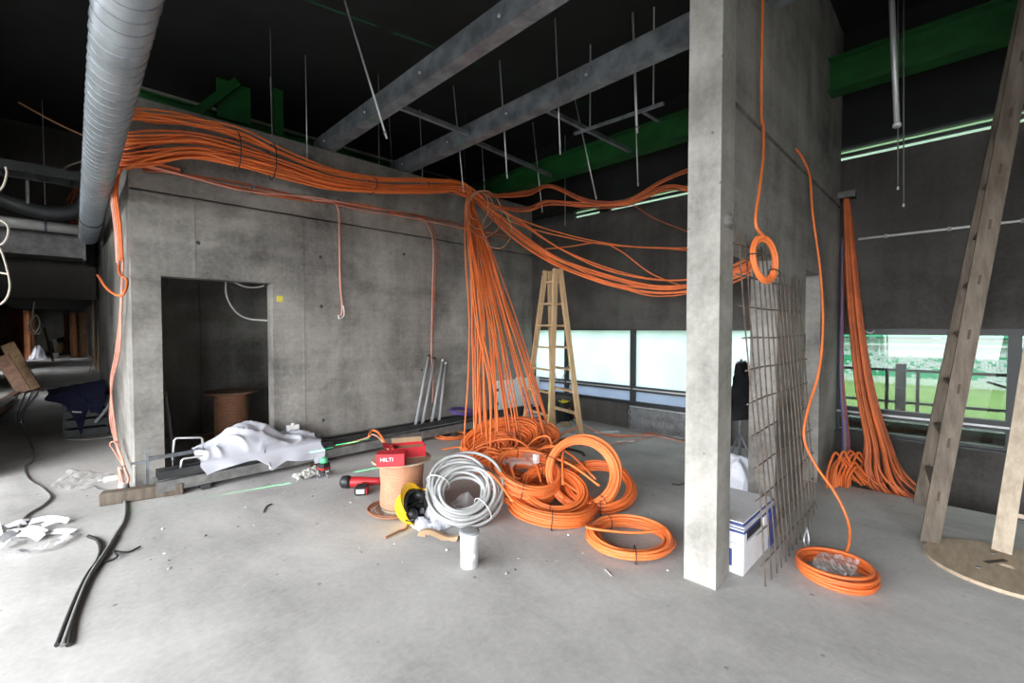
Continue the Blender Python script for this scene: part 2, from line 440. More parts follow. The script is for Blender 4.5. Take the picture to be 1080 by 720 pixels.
# ------------------------------------------------------------------ outside things
st = thing('stadium_stand', 'far stadium stand with rows of white and green seats across the pitch', 'stand', (84, 0, -6))
sb = MB()
for k in range(13): sb.box(-1.2+k*.85, -.35+k*.85+.4, -60, 60, 0, .5+k*.27)
sb.build('terrace_steps', 'stand_concrete', st)
MB().box(-2.0, -1.8, -60, 60, 0, .9).build('front_wall', 'seat_white', st)
rr = random.Random(3)
sw, sg = MB(), MB()
for k in range(13):
    for j in range(230):
        y = -40+j*.36
        g = math.sin(y*.28+k*.5)+math.sin(y*.11-k*.3+1) > .5
        if rr.random() < .15: g = not g
        (sg if g else sw).box(-.9+k*.85, -.45+k*.85, y, y+.32, .5+k*.27, .5+k*.27+.42)
tag(sw.build('white_seats', 'seat_white', st), kind='stuff'); tag(sg.build('green_seats', 'seat_green', st), kind='stuff')
MB().box(10.2, 11.2, -60, 60, 3.4, 5.3).build('balcony_wall', 'stand_concrete', st)
MB().box(9.9, 10.2, -60, 60, 4.9, 5.25).build('balcony_rail', 'seat_white', st)
MB().box(11.2, 22, -60, 60, 5.5, 6.0).build('upper_floor', 'stand_concrete', st)
MB().box(9.4, 9.9, -60, 60, 6.3, 7.3).build('advert_band', 'stand_green', st)
for k in range(16):
    MB().box(11.5, 12.2, -60+k*7.8, -59.2+k*7.8, 0, 12).build('column', 'seat_white', st)
MB().box(9, 40, -60, 60, 12, 12.6).build('roof', 'stand_green', st)
MB().box(22, 22.4, -60, 60, 5, 12).build('rear_wall', 'seat_green', st)
# balcony railing outside the clear window
rl = thing('terrace_railing', 'grey steel railing on the terrace outside the clear window', 'railing', (8.9, 0, -.12))
for y in (-3, -1.3, .45, .62, .80, 2.6, 4.4): MB().box(-.02, .02, y-.02, y+.02, 0, 1.12).build('post', 'galv', rl)
MB().box(-.05, .05, .58, .70, 0, 1.2).build('post', 'galv', rl)
for z in (1.10, .62, .40): MB().box(-.018, .018, -4, 6, z-.02, z+.02).build('rail', 'galv', rl)
MB().bar((0, -.25, 1.0), (0, -1.2, .66), .03, .03).build('brace', 'galv', rl)

# ================================================================== OVERHEAD
def ibeam(name, p, q, h, w, m, label, t=.016):
    p = Vector(p); q = Vector(q); z = Vector((0, 0, 1)); mb = MB()
    mb.bar(p+z*(t/2), q+z*(t/2), w, t).bar(p+z*(h-t/2), q+z*(h-t/2), w, t).bar(p+z*t, q+z*t, t, .001)
    d = (q-p); a = d.cross(z).normalized()*t/2
    v = [p+z*t-a, q+z*t-a, q+z*t+a, p+z*t+a, p+z*(h-t)-a, q+z*(h-t)-a, q+z*(h-t)+a, p+z*(h-t)+a]
    mb.add(v, BOXF)
    r = thing(name, label, 'beam', (0, 0, 0)); mb.build('profile', m, r)
    n = max(2, int(d.length/1.1))
    for k in range(n):
        c = lerp(p, q, (k+.5)/n)
        for s in (-1, 1):
            b = MB().lathe([(.001, .012), (.014, .012), (.014, 0)], (0,0,0), 6, Matrix.Rotation(-s*math.pi/2, 3, 'Y') if abs(d.y) > abs(d.x) else Matrix.Rotation(s*math.pi/2, 3, 'X'), False).build('bolt', 'galv_rod', r)
            b.location = c+a.normalized()*(s*t/2)+z*(h*.5)
    return r
ibeam('steel_beam', (5.75, -5.9, 4.05), (5.75, 8.1, 4.05), .34, .2, 'green_steel', 'green steel beam running above the frosted windows parallel to the window wall')
ibeam('steel_beam', (.5, 7.3, 4.25), (6.4, 7.3, 4.25), .3, .2, 'green_steel', 'green steel beam behind the top of the concrete door wall')
ibeam('steel_beam', (-3.2, -.52, 3.95), (6.4, -.52, 3.95), .24, .16, 'steel_dark', 'dark steel beam that the weathered wooden ladder leans against')
dg_ = thing('steel_brace', 'green diagonal steel brace above the corner where the orange cables turn', 'brace')
MB().bar((.95, 6.9, 3.95), (1.72, 6.95, 4.9), .14, .10).build('profile', 'green_steel', dg_)
MB().box(1.5, 1.9, 6.98, 7.0, 4.4, 4.9).build('gusset_plate', 'green_steel', dg_)
gp = thing('steel_post', 'green steel post rising above the door wall beside the diagonal brace', 'post', (2.25, 7.0, 3.94))
MB().box(-.06, .06, -.06, .06, 0, 1.06).build('profile', 'green_steel', gp)
MB().box(-.1, .1, -.1, .1, 0, .015).build('base_plate', 'green_steel', gp)
def channel_beam(x, label):
    r = thing('roof_joist', label, 'beam', (x, 0, 3.935), 0, None); y0, y1 = -4.0, 6.25
    MB().box(-.07, .07, y0, y1, 0, .008).build('bottom_flange', 'galv', r)
    MB().box(-.07, -.06, y0, y1, .008, .2).build('web', 'galv', r)
    MB().box(-.07, .07, y0, y1, .2, .208).build('top_flange', 'galv', r)
    for k in range(9):
        b = MB().lathe([(.001, .012), (.014, .012), (.014, 0)], (0,0,0), 6, Matrix.Rotation(-math.pi/2, 3, 'Y'), False).build('bolt', 'galv_rod', r)
        b.location = (-.07, y1-.35-k*1.1, .10)
    MB().box(-.071, .07, y1-.4, y1-.25, -.002, .0).build('bearing_plate', 'steel_mid', r)
    return r
channel_beam(2.53, 'galvanised roof joist resting on the door wall nearer the cable corner')
channel_beam(3.68, 'galvanised roof joist resting on the door wall above the cable hanger')
for k, (p, q) in enumerate([((2.6, 4.35, 4.0), (3.62, 4.35, 4.0)), ((3.75, 3.3, 4.02), (5.6, 3.3, 4.06)), ((3.75, 4.5, 4.02), (5.65, 4.75, 4.08))]):
    tag(MB().bar(p, q, .045, .05).build('cross_strut', 'galv'), ['short galvanised strut linking the two roof joists', 'galvanised strut from joist to green beam nearer the concrete column', 'galvanised strut from joist to green beam nearer the door wall'][k], 'strut')
cn = thing('cable_channel', 'thin galvanised channel hung under the roof in front of the green beam', 'channel')
a_ = atd(606, 141, 5.6); b_ = atd(700, 109, 4.7)
MB().bar(a_, b_, .035, .03).build('rail', 'galv', cn)
MB().bar(atd(676, 117, 4.93), atd(695, 128, 5.2), .03, .02).build('arm', 'galv', cn)
MB().bar(lerp(a_, b_, .2), Vector((lerp(a_, b_, .2).x, lerp(a_, b_, .2).y, 5.0)), .012, .012).build('hanger_rod', 'galv_rod', cn)
MB().bar(lerp(a_, b_, .9), Vector((lerp(a_, b_, .9).x, lerp(a_, b_, .9).y, 5.0)), .012, .012).build('hanger_rod', 'galv_rod', cn)

# threaded drop rods: lower ends hang at about the same height
rods = [(289,190,286,110,3.6,.006),(324,168,323,110,3.7,.008),(408,146,397,110,3.5,.013),(447,217,443,125,3.5,.008),(489,203,480,110,3.5,.010),
        (535,188,530,110,3.5,.012),(572,224,563,140,3.5,.011),(591,163,589,110,3.5,.010),(629,210,610,122,3.5,.013),(673,196,670,112,3.5,.012),(672,140,671,112,3.7,.017),
        (415,200,412,150,3.75,.005),(512,215,508,150,3.6,.005),(596,238,596,190,3.4,.006)]
rl_ = ['drop rod nearest the green post above the wall', 'drop rod between the green post and the first joist', 'bright drop rod crossing the first joist', 'drop rod over the middle of the cable trunk',
       'drop rod right beside the point where the cables fall', 'bright drop rod ending just beside the start of the green beam', 'drop rod ending above the brown sagging cables by the step ladder', 'drop rod crossing the second joist near its high end',
       'tilted bright drop rod over the brown sagging cables', 'long bright drop rod nearest the concrete column', 'thick short drop rod behind the long one by the column',
       'thin wire hanging down between the two joists', 'thin wire hanging behind the cable hanger', 'thin rod hanging in front of the green slit of daylight']
for k, (bx, by, tx, ty, z, r) in enumerate(rods):
    d = (z-1.6)*F_PX/(346-by); b = atd(bx, by, d); t = atd(tx, ty, d)
    dirn = (t-b); t = b+dirn*((5.0-b.z)/dirn.z)
    o = thing('threaded_rod', 'galvanised '+rl_[k] if not rl_[k].startswith(('bright', 'tilted', 'thick', 'thin', 'long')) else rl_[k], 'rod', (0,0,0))
    MB().tube([b, t], r*.8, 6).build('shaft', 'galv_rod', o)
    MB().tube([b+(t-b).normalized()*.05, b+(t-b).normalized()*.065], r*1.5, 6).build('nut', 'galv', o)
for (bx, by, tx, ty, d, r, lb) in [(946,134,945,110,3.9,.022,'thick white rod under the dark roof of the right-hand room'), (947,200,947,150,4.2,.006,'thin black-white wire hanging before the daylight slit, upper of two'), (953,218,953,160,4.2,.006,'thin wire hanging before the daylight slit, reaching lower')]:
    b = atd(bx, by, d); t = atd(tx, ty, d); t = b+(t-b)*((5.0-b.z)/(t-b).z)
    o = thing('threaded_rod', lb, 'rod'); MB().tube([b, t], r, 6).build('shaft', 'galv_rod' if r > .01 else 'grey_cable', o)
    MB().tube([b+Vector((0,0,.0)), b+Vector((0,0,.03))], r*1.4, 6).build('end_cap', 'white_plastic', o)
# conduit on the dark wall of the right-hand room
p0 = atx(905, 253, WX-.02); 
cdt = thing('conduit', 'thin white conduit fixed across the dark wall above the clear window', 'conduit')
MB().tube([(WX-.02, p0.y, 2.62), (WX-.02, -1.6, 2.62)], .013, 8).build('pipe', 'white_plastic', cdt)
for k in range(5): MB().box(WX-.035, WX, .6-k*.5, .63-k*.5, 2.6, 2.64).build('clip', 'grey_plastic', cdt)

# ducts, left
du = thing('spiral_duct', 'shiny spiral-seam ventilation duct running into the corridor', 'duct', (0,0,0))
A = Vector((.14, -3.5, 3.0)); B = Vector((.32, 9.45, 3.0)); rd = .112
MB().tube([A, lerp(A, B, .5), B], rd, 28).build('tube', 'duct_metal', du)
hel = []
Ld = (B-A).length; ax = (B-A).normalized(); e1 = Vector((1, 0, 0)); e1 = (e1-ax*e1.dot(ax)).normalized(); e2 = ax.cross(e1)
for i in range(int(Ld/.115*20)):
    t = i/20*.115; a = 2*math.pi*i/20; hel.append(A+ax*t+(e1*math.cos(a)+e2*math.sin(a))*(rd+.001))
MB().tube(hel, .0042, 4).build('spiral_seam', 'galv', du)
MB().tube([A+ax*(11.3+.02), A+ax*(11.3+.06)], rd+.008, 28).build('collar', 'steel_dark', du)
pipe = thing('insulated_pipe', 'pale insulated pipe hung across the corridor under the roof', 'pipe', (0, 9.7, 3.13))
MB().tube([(-3.15, 0, 0), (.3, 0, 0)], .078, 16).build('jacket', 'insulation', pipe)
for x in (-2.5, -1.6, -.15):
    MB().tube([(x, 0, 0), (x+.03, 0, 0)], .084, 16).build('strap', 'galv', pipe)
    MB().tube([(x+.015, 0, .08), (x+.015, 0, 1.87)], .005, 5).build('hanger_rod', 'galv_rod', pipe)
rdct = thing('rectangular_duct', 'grey rectangular sheet-metal duct below the insulated pipe', 'duct', (0, 10.4, 2.74))
for k in range(3):
    x = -3.15+k*1.15; MB().box(x, x+1.13, -.3, .3, 0, .36).build('duct_section', 'steel_mid', rdct)
    MB().box(x+1.125, x+1.155, -.33, .33, -.03, .39).build('flange', 'galv', rdct)
tray = thing('cable_tray', 'dark steel cable tray crossing overhead in front of the insulated pipe', 'cable tray', (0, 8.3, 3.55))
MB().box(-3.15, .4, -.02, .0, 0, .12).build('side_rail', 'steel_dark', tray); MB().box(-3.15, .4, .38, .4, 0, .12).build('side_rail', 'steel_dark', tray)
for k in range(12): MB().box(-3.1+k*.29, -3.06+k*.29, 0, .38, .01, .03).build('rung', 'steel_dark', tray)
bd = thing('round_duct', 'large dark round duct overhead at the corridor mouth', 'duct', (-1.05, 7.0, 4.25))
MB().tube([(0, -7, 0), (0, 3.9, 0)], .24, 24).build('tube', 'steel_mid', bd)
for y in (-6, -4, -1, 2): MB().tube([(0, y, 0), (0, y+.04, 0)], .25, 24).build('collar', 'galv', bd)
sd = thing('slanted_duct', 'dark flexible duct sagging under the roof beside the spiral duct', 'duct')
MB().tube(smooth([(-1.8, 9.0, 3.5), (-.9, 9.0, 3.42), (-.2, 9.0, 3.22), (.2, 9.0, 3.3), (.35, 9.0, 3.7)], 6), .10, 14).build('hose', 'steel_dark', sd)
for k in range(3): MB().box(-1.2+k*.45, -1.17+k*.45, 8.88, 9.12, 3.28, 3.6).build('hanger_band', 'steel_mid', sd)
# ================================================================== CABLES
ORG = ['orange_a', 'orange_b', 'orange_c', 'orange_a']
rc = random.Random(11)
def disk():
    while True:
        a, b = rc.uniform(-1, 1), rc.uniform(-1, 1)
        if a*a+b*b <= 1: return a, b
def station(c, vpx, dep):
    """bundle cross-section at point c: vertical half-size from pixels, depth half-size in metres"""
    d = (c-CAM).dot(_f); return (c, Vector((0, 0, 1))*(vpx/F_PX*d), Vector((.12, .99, 0)).normalized()*dep)
def strand(stations, a, b, drift=.3):
    out = []
    for (c, u, v) in stations:
        da, db = disk(); aa = a*(1-drift)+da*drift; bb = b*(1-drift)+db*drift
        out.append(c+u*aa+v*bb)
    return out
H = aty(491, 199, 5.42)     # where the trunk is hung and the cables fall
trunk = [station(aty(100, 40, 6.9), 4, .1), station(aty(99, 75, 6.8), 6, .1), station(aty(99, 118, 6.5), 14, .1), station(aty(110, 146, 6.0), 30, .1), station(aty(130, 150, 5.62), 36, .11), station(aty(160, 147, 5.62), 33, .11),
         station(aty(205, 147, 5.62), 25, .11), station(aty(255, 158, 5.6), 22, .11), station(aty(300, 174, 5.6), 16, .11), station(aty(350, 190, 5.58), 12, .10),
         station(aty(400, 196, 5.55), 9, .10), station(aty(446, 197, 5.5), 8.5, .09), station(H, 6, .06)]
N_DROP, N_SWOOP = 34, 13
heap_c = atz(545, 486)
for i in range(N_DROP):
    a, b = disk(); a = rc.choice([-.7, -.6, -.02, .06, .8])+rc.gauss(0, .11)
    pts = strand(trunk, a, b, .13)
    w = rc.random()
    if w < .62: tx = rc.gauss(511, 13); ty = rc.uniform(462, 490)
    elif w < .8: tx = rc.uniform(530, 556); ty = rc.uniform(456, 480)
    else: tx = rc.uniform(560, 584); ty = rc.uniform(452, 470)
    tz = rc.uniform(.06, .22); t = atz(tx, ty, tz)
    h0 = pts[-1]; mid = []
    spread = (tx-505)*.45
    for f in (.10, .3, .55, .78):
        p = lerp(h0, t, f)
        p.x += (.13 if tx < 530 else .02)*math.sin(f*math.pi)*rc.uniform(-.5, .9); p.y -= .10*math.sin(f*math.pi)*rc.uniform(.2, 1)
        mid.append(p)
    side = Vector((rc.uniform(-.35, .45), rc.uniform(-.45, .3), 0))
    e1 = t+side*.5+Vector((0, 0, -.02)); e2 = t+side+Vector((0, 0, 0)); e2.z = rc.uniform(.03, .15)
    cable('trunk_cable', pts+mid+[t, e1, e2], .0105, rc.choice(ORG), 'orange trunk cable that drops straight down into the floor heap' if w < .62 else ('orange trunk cable falling at a slant to the outer edge of the floor heap' if w < .8 else 'orange trunk cable slanting widest, down to the step ladder foot'), 'cable', 'trunk cables dropping straight to the heap' if w < .62 else ('trunk cables slanting to the heap edge' if w < .8 else 'trunk cables slanting to the step ladder'), 7)
sw_st = [(538, 238, 7.0, 14), (585, 270, 6.7, 13), (635, 290, 6.3, 11), (690, 302, 5.9, 9), (740, 298, 5.5, 9), (800, 272, 5.0, 10)]
sws = [station(atd(x, y, d), v, .1) for x, y, d, v in sw_st]
for i in range(N_SWOOP):
    a, b = disk()
    pts = strand(trunk, rc.choice([-.65, .0, .8])+rc.gauss(0, .11), b, .13)+strand(sws, a, b, .2)+[Vector((4.75+.02*i, 1.252, 2.45+.015*i))]
    cable('swoop_cable', pts, .0105, rc.choice(ORG), 'orange cable swooping from the trunk in front of the window wall to the column', 'cable', 'orange cables swooping towards the column', 7)
for sub, lst in enumerate(([(470, 197), (520, 206), (556, 203), (580, 196), (620, 211), (660, 211), (700, 190), (735, 176), (800, 160)], [(470, 199), (525, 219), (556, 222), (577, 214), (620, 218), (662, 215), (703, 199), (738, 204), (800, 215)])):
    for i in range(6):
        a, b = disk(); ds = [6.7, 7.1, 7.3, 7.3, 7.0, 6.7, 6.3, 5.9, 5.2]
        sts = [station(atd(x, y, d), 5, .05) for (x, y), d in zip(lst, ds)]
        cable('sagging_cable', strand(sts, a, b)+[Vector((4.85+.03*i, 1.252, 3.3+.35*(1-sub)+.02*i))], .011, rc.choice(['orange_brown', 'orange_brown', 'orange_b']), ['brownish orange cable of the upper sagging bundle under the green beam', 'brownish orange cable of the lower sagging bundle above the daylight slit'][sub], 'cable', ['upper sagging bundle', 'lower sagging bundle'][sub], 7)  # brownish tone puts shade into the colour of orange cables
for k, lst in enumerate(([(500, 208, 6.9), (550, 232, 6.9), (600, 248, 6.7), (650, 258, 6.4), (690, 261, 6.1), (740, 260, 5.7)], [(502, 210, 6.9), (545, 236, 6.9), (610, 253, 6.7), (652, 259, 6.4), (700, 262, 6.1), (740, 263, 5.7)],
                         [(570, 263, 6.9), (600, 260, 6.8), (632, 256, 6.6), (655, 265, 6.4), (690, 290, 6.1), (740, 306, 5.7)], [(665, 214, 6.6), (690, 230, 6.4), (715, 240, 6.2), (745, 250, 5.9)], [(500, 207, 6.8), (560, 255, 6.8), (610, 284, 6.6), (670, 308, 6.2), (705, 312, 5.9), (740, 306, 5.6)])):
    e9 = atd(*lst[-1]); cable('thin_cable', [atd(*q) for q in lst]+([lerp(e9, Vector((4.7, 1.22, e9.z+.05)), .5), Vector((4.7, 1.252, e9.z+.15))]), .009, 'orange_a' if k != 3 else 'orange_brown', ['upper of two single orange cables strung level above the swooping ones', 'lower of two single orange cables strung level above the swooping ones', 'single orange cable dipping across to join the swooping ones', 'short brownish cable branching down beside the column top', 'lowest orange cable sagging beneath the swooping bundle'][k])
# brown loose loops tied up at the hanger
for k, (px, py, rx, d) in enumerate([(507, 222, .24, 6.2), (511, 226, .30, 6.15), (524, 242, .25, 6.1), (504, 217, .19, 6.22)]):
    c = atd(px, py, d); pts = []
    for i in range(25):
        t = 2*math.pi*i/24*.97+k; pts.append(c+_r*(rx*math.cos(t)*.8)+_u*(rx*math.sin(t)*1.05)+_f*(.03*math.sin(2*t+k)))
    cable('cable_loop', pts, .008, 'brown_cable', 'thin brown cable loop tied up where the orange cables fall', 'cable', 'brown loops at the hanger', 2)
cable('hanger_wire', [H+Vector((0, 0, .12)), H+Vector((-.02, 0, .6)), H+Vector((0, 0, 1.15))], .006, 'black_cable', 'dark wire that hangs the cable trunk from the roof', 'wire')
for px, py in [(250, 160), (287, 170), (392, 196), (446, 197)]:
    c = aty(px, py, 5.58); d = (c-CAM).dot(_f); hh = .1 if px > 350 else .2
    pts = [c+Vector((.0, .15*math.cos(t), hh*math.sin(t))) for t in [2*math.pi*i/16 for i in range(17)]]
    cable('cable_tie', pts, .006, 'black_cable', 'black wire tie wrapped round the overhead cable trunk', 'cable tie', 'ties round the trunk', 2)
for px, py in [(287, 160), (400, 190)]:
    c = aty(px, py, 5.58); cable('support_wire', [c, Vector((c.x, c.y, 5.0))], .004, 'grey_cable', 'thin grey wire carrying the trunk near the green post' if px < 300 else 'thin grey wire carrying the trunk near the first joist', 'wire')

# thin run clipped on the door wall below the trunk
wr = [(150, 176), (200, 186), (260, 198), (330, 211), (385, 219), (430, 228), (480, 238), (540, 252)]
for i in range(5):
    pts = [aty(x, y+rc.uniform(-4, 4), WY-.045-.012*i) for x, y in wr[:8 if i < 3 else 6]]
    if i == 3: pts = pts[:-1]+[aty(440, 228, 5.83), aty(455, 238, 5.83), aty(460, 258, 5.83), aty(459, 300, 5.84), aty(456, 350, 5.84), aty(455, 378, 5.84)]
    if i == 4: pts = pts[:-1]+[aty(436, 227, 5.84), aty(452, 240, 5.84), aty(457, 262, 5.84), aty(456, 310, 5.84), aty(455, 372, 5.84), aty(457, 400, 5.84), aty(456, 425, 5.84)]
    cable('run_cable', pts, .0095, ['orange_b', 'orange_brown', 'pink_cable', 'orange_brown', 'pink_cable'][i], 'orange cable of the thin run along the door wall, staying level' if i < 3 else ('brown cable turning down the door wall, ending above the grey tubes' if i == 3 else 'pinkish cable turning down the door wall to behind the grey tubes'), 'cable', 'level cables on the door wall' if i < 3 else None)
cable('drop_cable', [aty(330, 211, 5.82), aty(350, 213, 5.82), aty(357, 222, 5.83), aty(358, 250, 5.84), aty(359, 300, 5.84), aty(361, 322, 5.84), aty(360, 333, 5.82)], .013, 'pink_cable', 'short pinkish cable hanging down the door wall with a bare hooked end', 'cable')
cable('hook', [aty(362, 322, 5.80), aty(363, 332, 5.79), aty(358, 336, 5.78), aty(357, 332, 5.77)], .009, 'white_dust', 'small pale hook at the lower end of the pinkish cable', 'hook')
# clips of the run
for px, py in [(266, 200), (357, 214), (152, 166)]:
    c = aty(px, py, WY)
    tag(MB().box(c.x-.012, c.x+.012, WY-.075, WY-.001, c.z-.06, c.z+.05).build('wall_clip', 'galv'), ['small metal clip holding the thin cable run above the doorway', 'small metal clip holding the thin cable run above the pinkish drop', 'small metal clip at the cable corner of the door wall'][[266, 357, 152].index(px)], 'clip')

# corner cables going round and down the pale corner
for i in range(7):
    j = rc.uniform(-1, 1); x = .43-.012*(i % 3); yb = 5.86+.05*i
    pts = [aty(190, 181+3*j, 5.84), aty(160, 174+3*j, 5.82), Vector((.47, 5.80-.008*i, 3.2+.02*j)), Vector((x, yb, 3.12+.03*j)), Vector((x-.02, yb+.01, 2.9)), Vector((x, yb+.03*j, 2.6)), Vector((x+.01, yb+.02, 2.30+.08*j))]
    if i == 6: pts[-1:] = [Vector((x, yb, 2.2)), atx(134, 295, .40), atx(131, 309, .36), atx(123, 311, .33), atx(112, 303, .30), atx(103, 290, .28)]
    cable('corner_cable', pts, .011, ['orange_b', 'orange_a', 'pink_cable'][i % 3], 'orange cable bent round the pale wall corner and hanging down its edge' if i < 6 else 'orange cable at the pale corner whose end curls out over the corridor', 'cable', 'cables hanging at the pale corner' if i < 6 else None)
for i in range(3):
    pts = [atx(130-i*.4, 272+i*3, .455), atx(128-i*.6, 330, .45), atx(126-i*2, 372, .44), atx(119-i, 402, .42), atx(116+i*2, 440, .42), atx(123+i, 470, .43), atx(131, 491+i*2, .44)]
    cable('corner_lead', pts, .010, 'pink_cable', 'pink cable drooping down the foot of the pale corner', 'cable', 'pink cables at the corner foot')
cable('cable_loop', [atx(131, 492, .44), atx(120, 475, .40), atx(116, 468, .38), atx(121, 466, .40), atx(128, 480, .43), atx(132, 494, .44)], .009, 'pink_cable', 'small pink cable loop at the foot of the pale corner', 'cable')
cn2 = thing('cable_connector', 'dusty bundle of connectors standing at the foot of the pale corner', 'connector', atz(130, 517))
for i in range(6):
    MB().tube(smooth([(rc.uniform(-.05, .05), rc.uniform(-.05, .05), 0), (rc.uniform(-.05, .05), rc.uniform(-.05, .05), .1), (rc.uniform(-.03, .03), rc.uniform(-.03, .03), .24)], 4), .011, 6).build('lead', 'grey_cable' if i % 2 else 'pink_cable', cn2)
MB().lathe([(.001, 0), (.035, .005), (.04, .06), (.02, .09), (.001, .09)], (0, 0, 0), 10).build('plug', 'paper_grey', cn2)

# big overhead cable on the left, and pale loops at the picture edge
cable('roof_cable', [atd(20, 108, 5.6), atd(60, 130, 5.6), atd(95, 146, 5.7), atd(125, 160, 5.9)], .012, 'brown_cable', 'brown cable slanting under the dark roof towards the cable corner', 'cable')
cable('tray_cable', [atd(110, 168, 6.0), atd(85, 182, 6.0), atd(68, 182, 6.0), atd(72, 175, 6.2), atd(100, 166, 6.4)], .013, 'beige_cable', 'pale cable loop sticking out behind the spiral duct', 'cable')
for k in range(6):
    cable('riser_cable', [atd(92+k*.8, 112, 6.0), atd(91+k*.9, 140, 6.1), atd(92+k*.7, 180, 6.2), atd(72+k*3.4, 212+k*2, 7.0), atd(76+k*2.2, 245, 7.6)], .012, 'orange_brown', 'dark orange cable running up behind the spiral duct', 'cable', 'riser cables behind the duct')
for k, lst in enumerate(([(-12, 205, 3.4), (2, 198, 3.4), (7, 184, 3.4), (6, 176, 3.4)], [(-14, 228, 3.4), (4, 234, 3.4), (9, 243, 3.4), (4, 256, 3.4), (-10, 260, 3.4)], [(-14, 250, 3.4), (0, 262, 3.4), (9, 290, 3.4), (10, 306, 3.4), (4, 318, 3.4), (-10, 326, 3.4)], [(-14, 285, 3.4), (-2, 287, 3.4), (9, 289, 3.4)])):
    cable('loose_cable', [atd(*q) for q in lst], .007, 'beige_cable', ['pale cable end poking up at the corridor mouth', 'pale cable bowed in a small loop at the corridor mouth', 'pale cable hanging in a long bow at the corridor mouth', 'short pale cable crossing the long hanging bow'][k], 'cable')
sup = thing('cable_hanger', 'steel bracket with hook hung from the roof carrying the pale cables', 'bracket')
c = atd(-14, 205, 3.4)
MB().bar(c, (c.x, c.y, 5.0), .02, .02).build('stem', 'galv', sup); MB().bar(atd(-14, 205, 3.4), atd(-14, 330, 3.4), .02, .02).build('bar', 'galv', sup)

# right-hand bundle falling in the corner of the window wall
for i in range(44):
    a, b = disk()
    sag = rc.random()
    p = []
    for (px, py, xx, wpx, dpt) in [(892, 205, 6.38, 3, .02), (895, 240, 6.36, 6, .04), (899, 300, 6.28, 9, .06), (905, 360, 6.2, 11, .08), (913, 415, 6.1, 14, .1), (925, 465, 5.95, 19, .12)]:
        q = atx(px, py, xx); dd = (q-CAM).dot(_f); p.append(q+_r*(a*wpx/F_PX*dd*.8)+Vector((b*dpt, 0, 0)))
    e = atx(lerp(908, 962, (a+1)/2), rc.uniform(500, 526), 5.80+.1*b); e.z = max(e.z, .02); p.append(e)
    e2 = e+Vector((rc.uniform(-.1, .1), -.25-.2*rc.random(), -.08)); e2.x = min(max(e2.x, 5.72), 6.3); e2.z = -.15; p.append(e2)
    cable('riser_bundle_cable', p, .0115, rc.choice(['orange_b', 'orange_d', 'orange_brown', 'orange_d']), 'orange cable of the thick bundle falling in the corner beside the clear window', 'cable', 'thick bundle by the clear window', 6)
tcl = atx(892, 207, 6.38)
kb = thing('cable_clamp', 'steel clamp holding the top of the thick corner bundle to the wall', 'clamp', (WX, tcl.y, tcl.z))
MB().box(-.16, 0, -.09, .05, -.03, .03).build('plate', 'steel_dark', kb); MB().box(-.17, -.16, -.10, .06, -.035, .035).build('front_strap', 'steel_mid', kb)
for i in range(12):
    px = 876+i*2.2; h = rc.uniform(476, 494)
    w = rc.uniform(14, 24)
    e_ = rc.uniform(-.08, .06); pts = [atd(px-4, 515, 4.5+e_), atd(px-3, (h+515)/2, 4.55+e_), atd(px+w*.25, h, 4.6+e_), atd(px+w*.6, h+5, 4.62+e_), atd(px+w*1.2, (h+515)/2+2, 4.6+e_), atd(px+w*1.9, 512, 4.58+e_)]
    for q in pts: q.z = max(q.z, .02)
    cable('bent_cable', pts, .0115, rc.choice(['orange_a', 'orange_b']), 'orange cable bent in a low hoop at the foot of the corner bundle', 'cable', 'hoops at the foot of the corner bundle', 6)
for i in range(5):
    cable('drape_cable', [atx(888+i, 250, 6.38), atx(887+i*.6, 330, 6.34), atx(886+i*.9, 400, 6.25), atx(889+i*1.5, 455, 6.1), atx(888+i*2.2, 500, 5.9)], .008, ['purple_cable', 'grey_cable', 'brown_cable', 'purple_cable', 'orange_brown'][i], 'thin %s cable beside the thick corner bundle%s' % (['purple', 'grey', 'brown', 'purple', 'brownish orange'][i], [' against the partition', '', '', ' in its middle', ''][i]), 'cable')

# coils -------------------------------------------------------------
def coil_pts(c, rad, nrm, turns, wr_, hr_, seed, squash=1.0, axis=None, wob=.02, seg=40):
    q = random.Random(seed); n = Vector(nrm).normalized()
    e1 = Vector(axis) if axis else Vector((1, 0, 0)); e1 = (e1-n*e1.dot(n)).normalized(); e2 = n.cross(e1)
    key = []
    for k in range(turns+2):
        while True:
            a, b = q.uniform(-1, 1), q.uniform(-1, 1)
            if a*a+b*b <= 1: break
        key.append((a, b, q.uniform(-1, 1), q.uniform(-1, 1)))
    pts = []
    for i in range(turns*seg+1):
        k, f = divmod(i, seg); f = f/seg; f = f*f*(3-2*f); A_, B_ = key[k], key[k+1]
        a, b, ox, oy = [lerp(A_[j], B_[j], f) for j in range(4)]
        t = 2*math.pi*i/seg+seed; rr_ = rad+a*wr_
        p = Vector(c)+e1*(rr_*math.cos(t)+ox*wob)+e2*(rr_*math.sin(t)*squash+oy*wob)+n*(b*hr_)
        pts.append(p)
    return pts
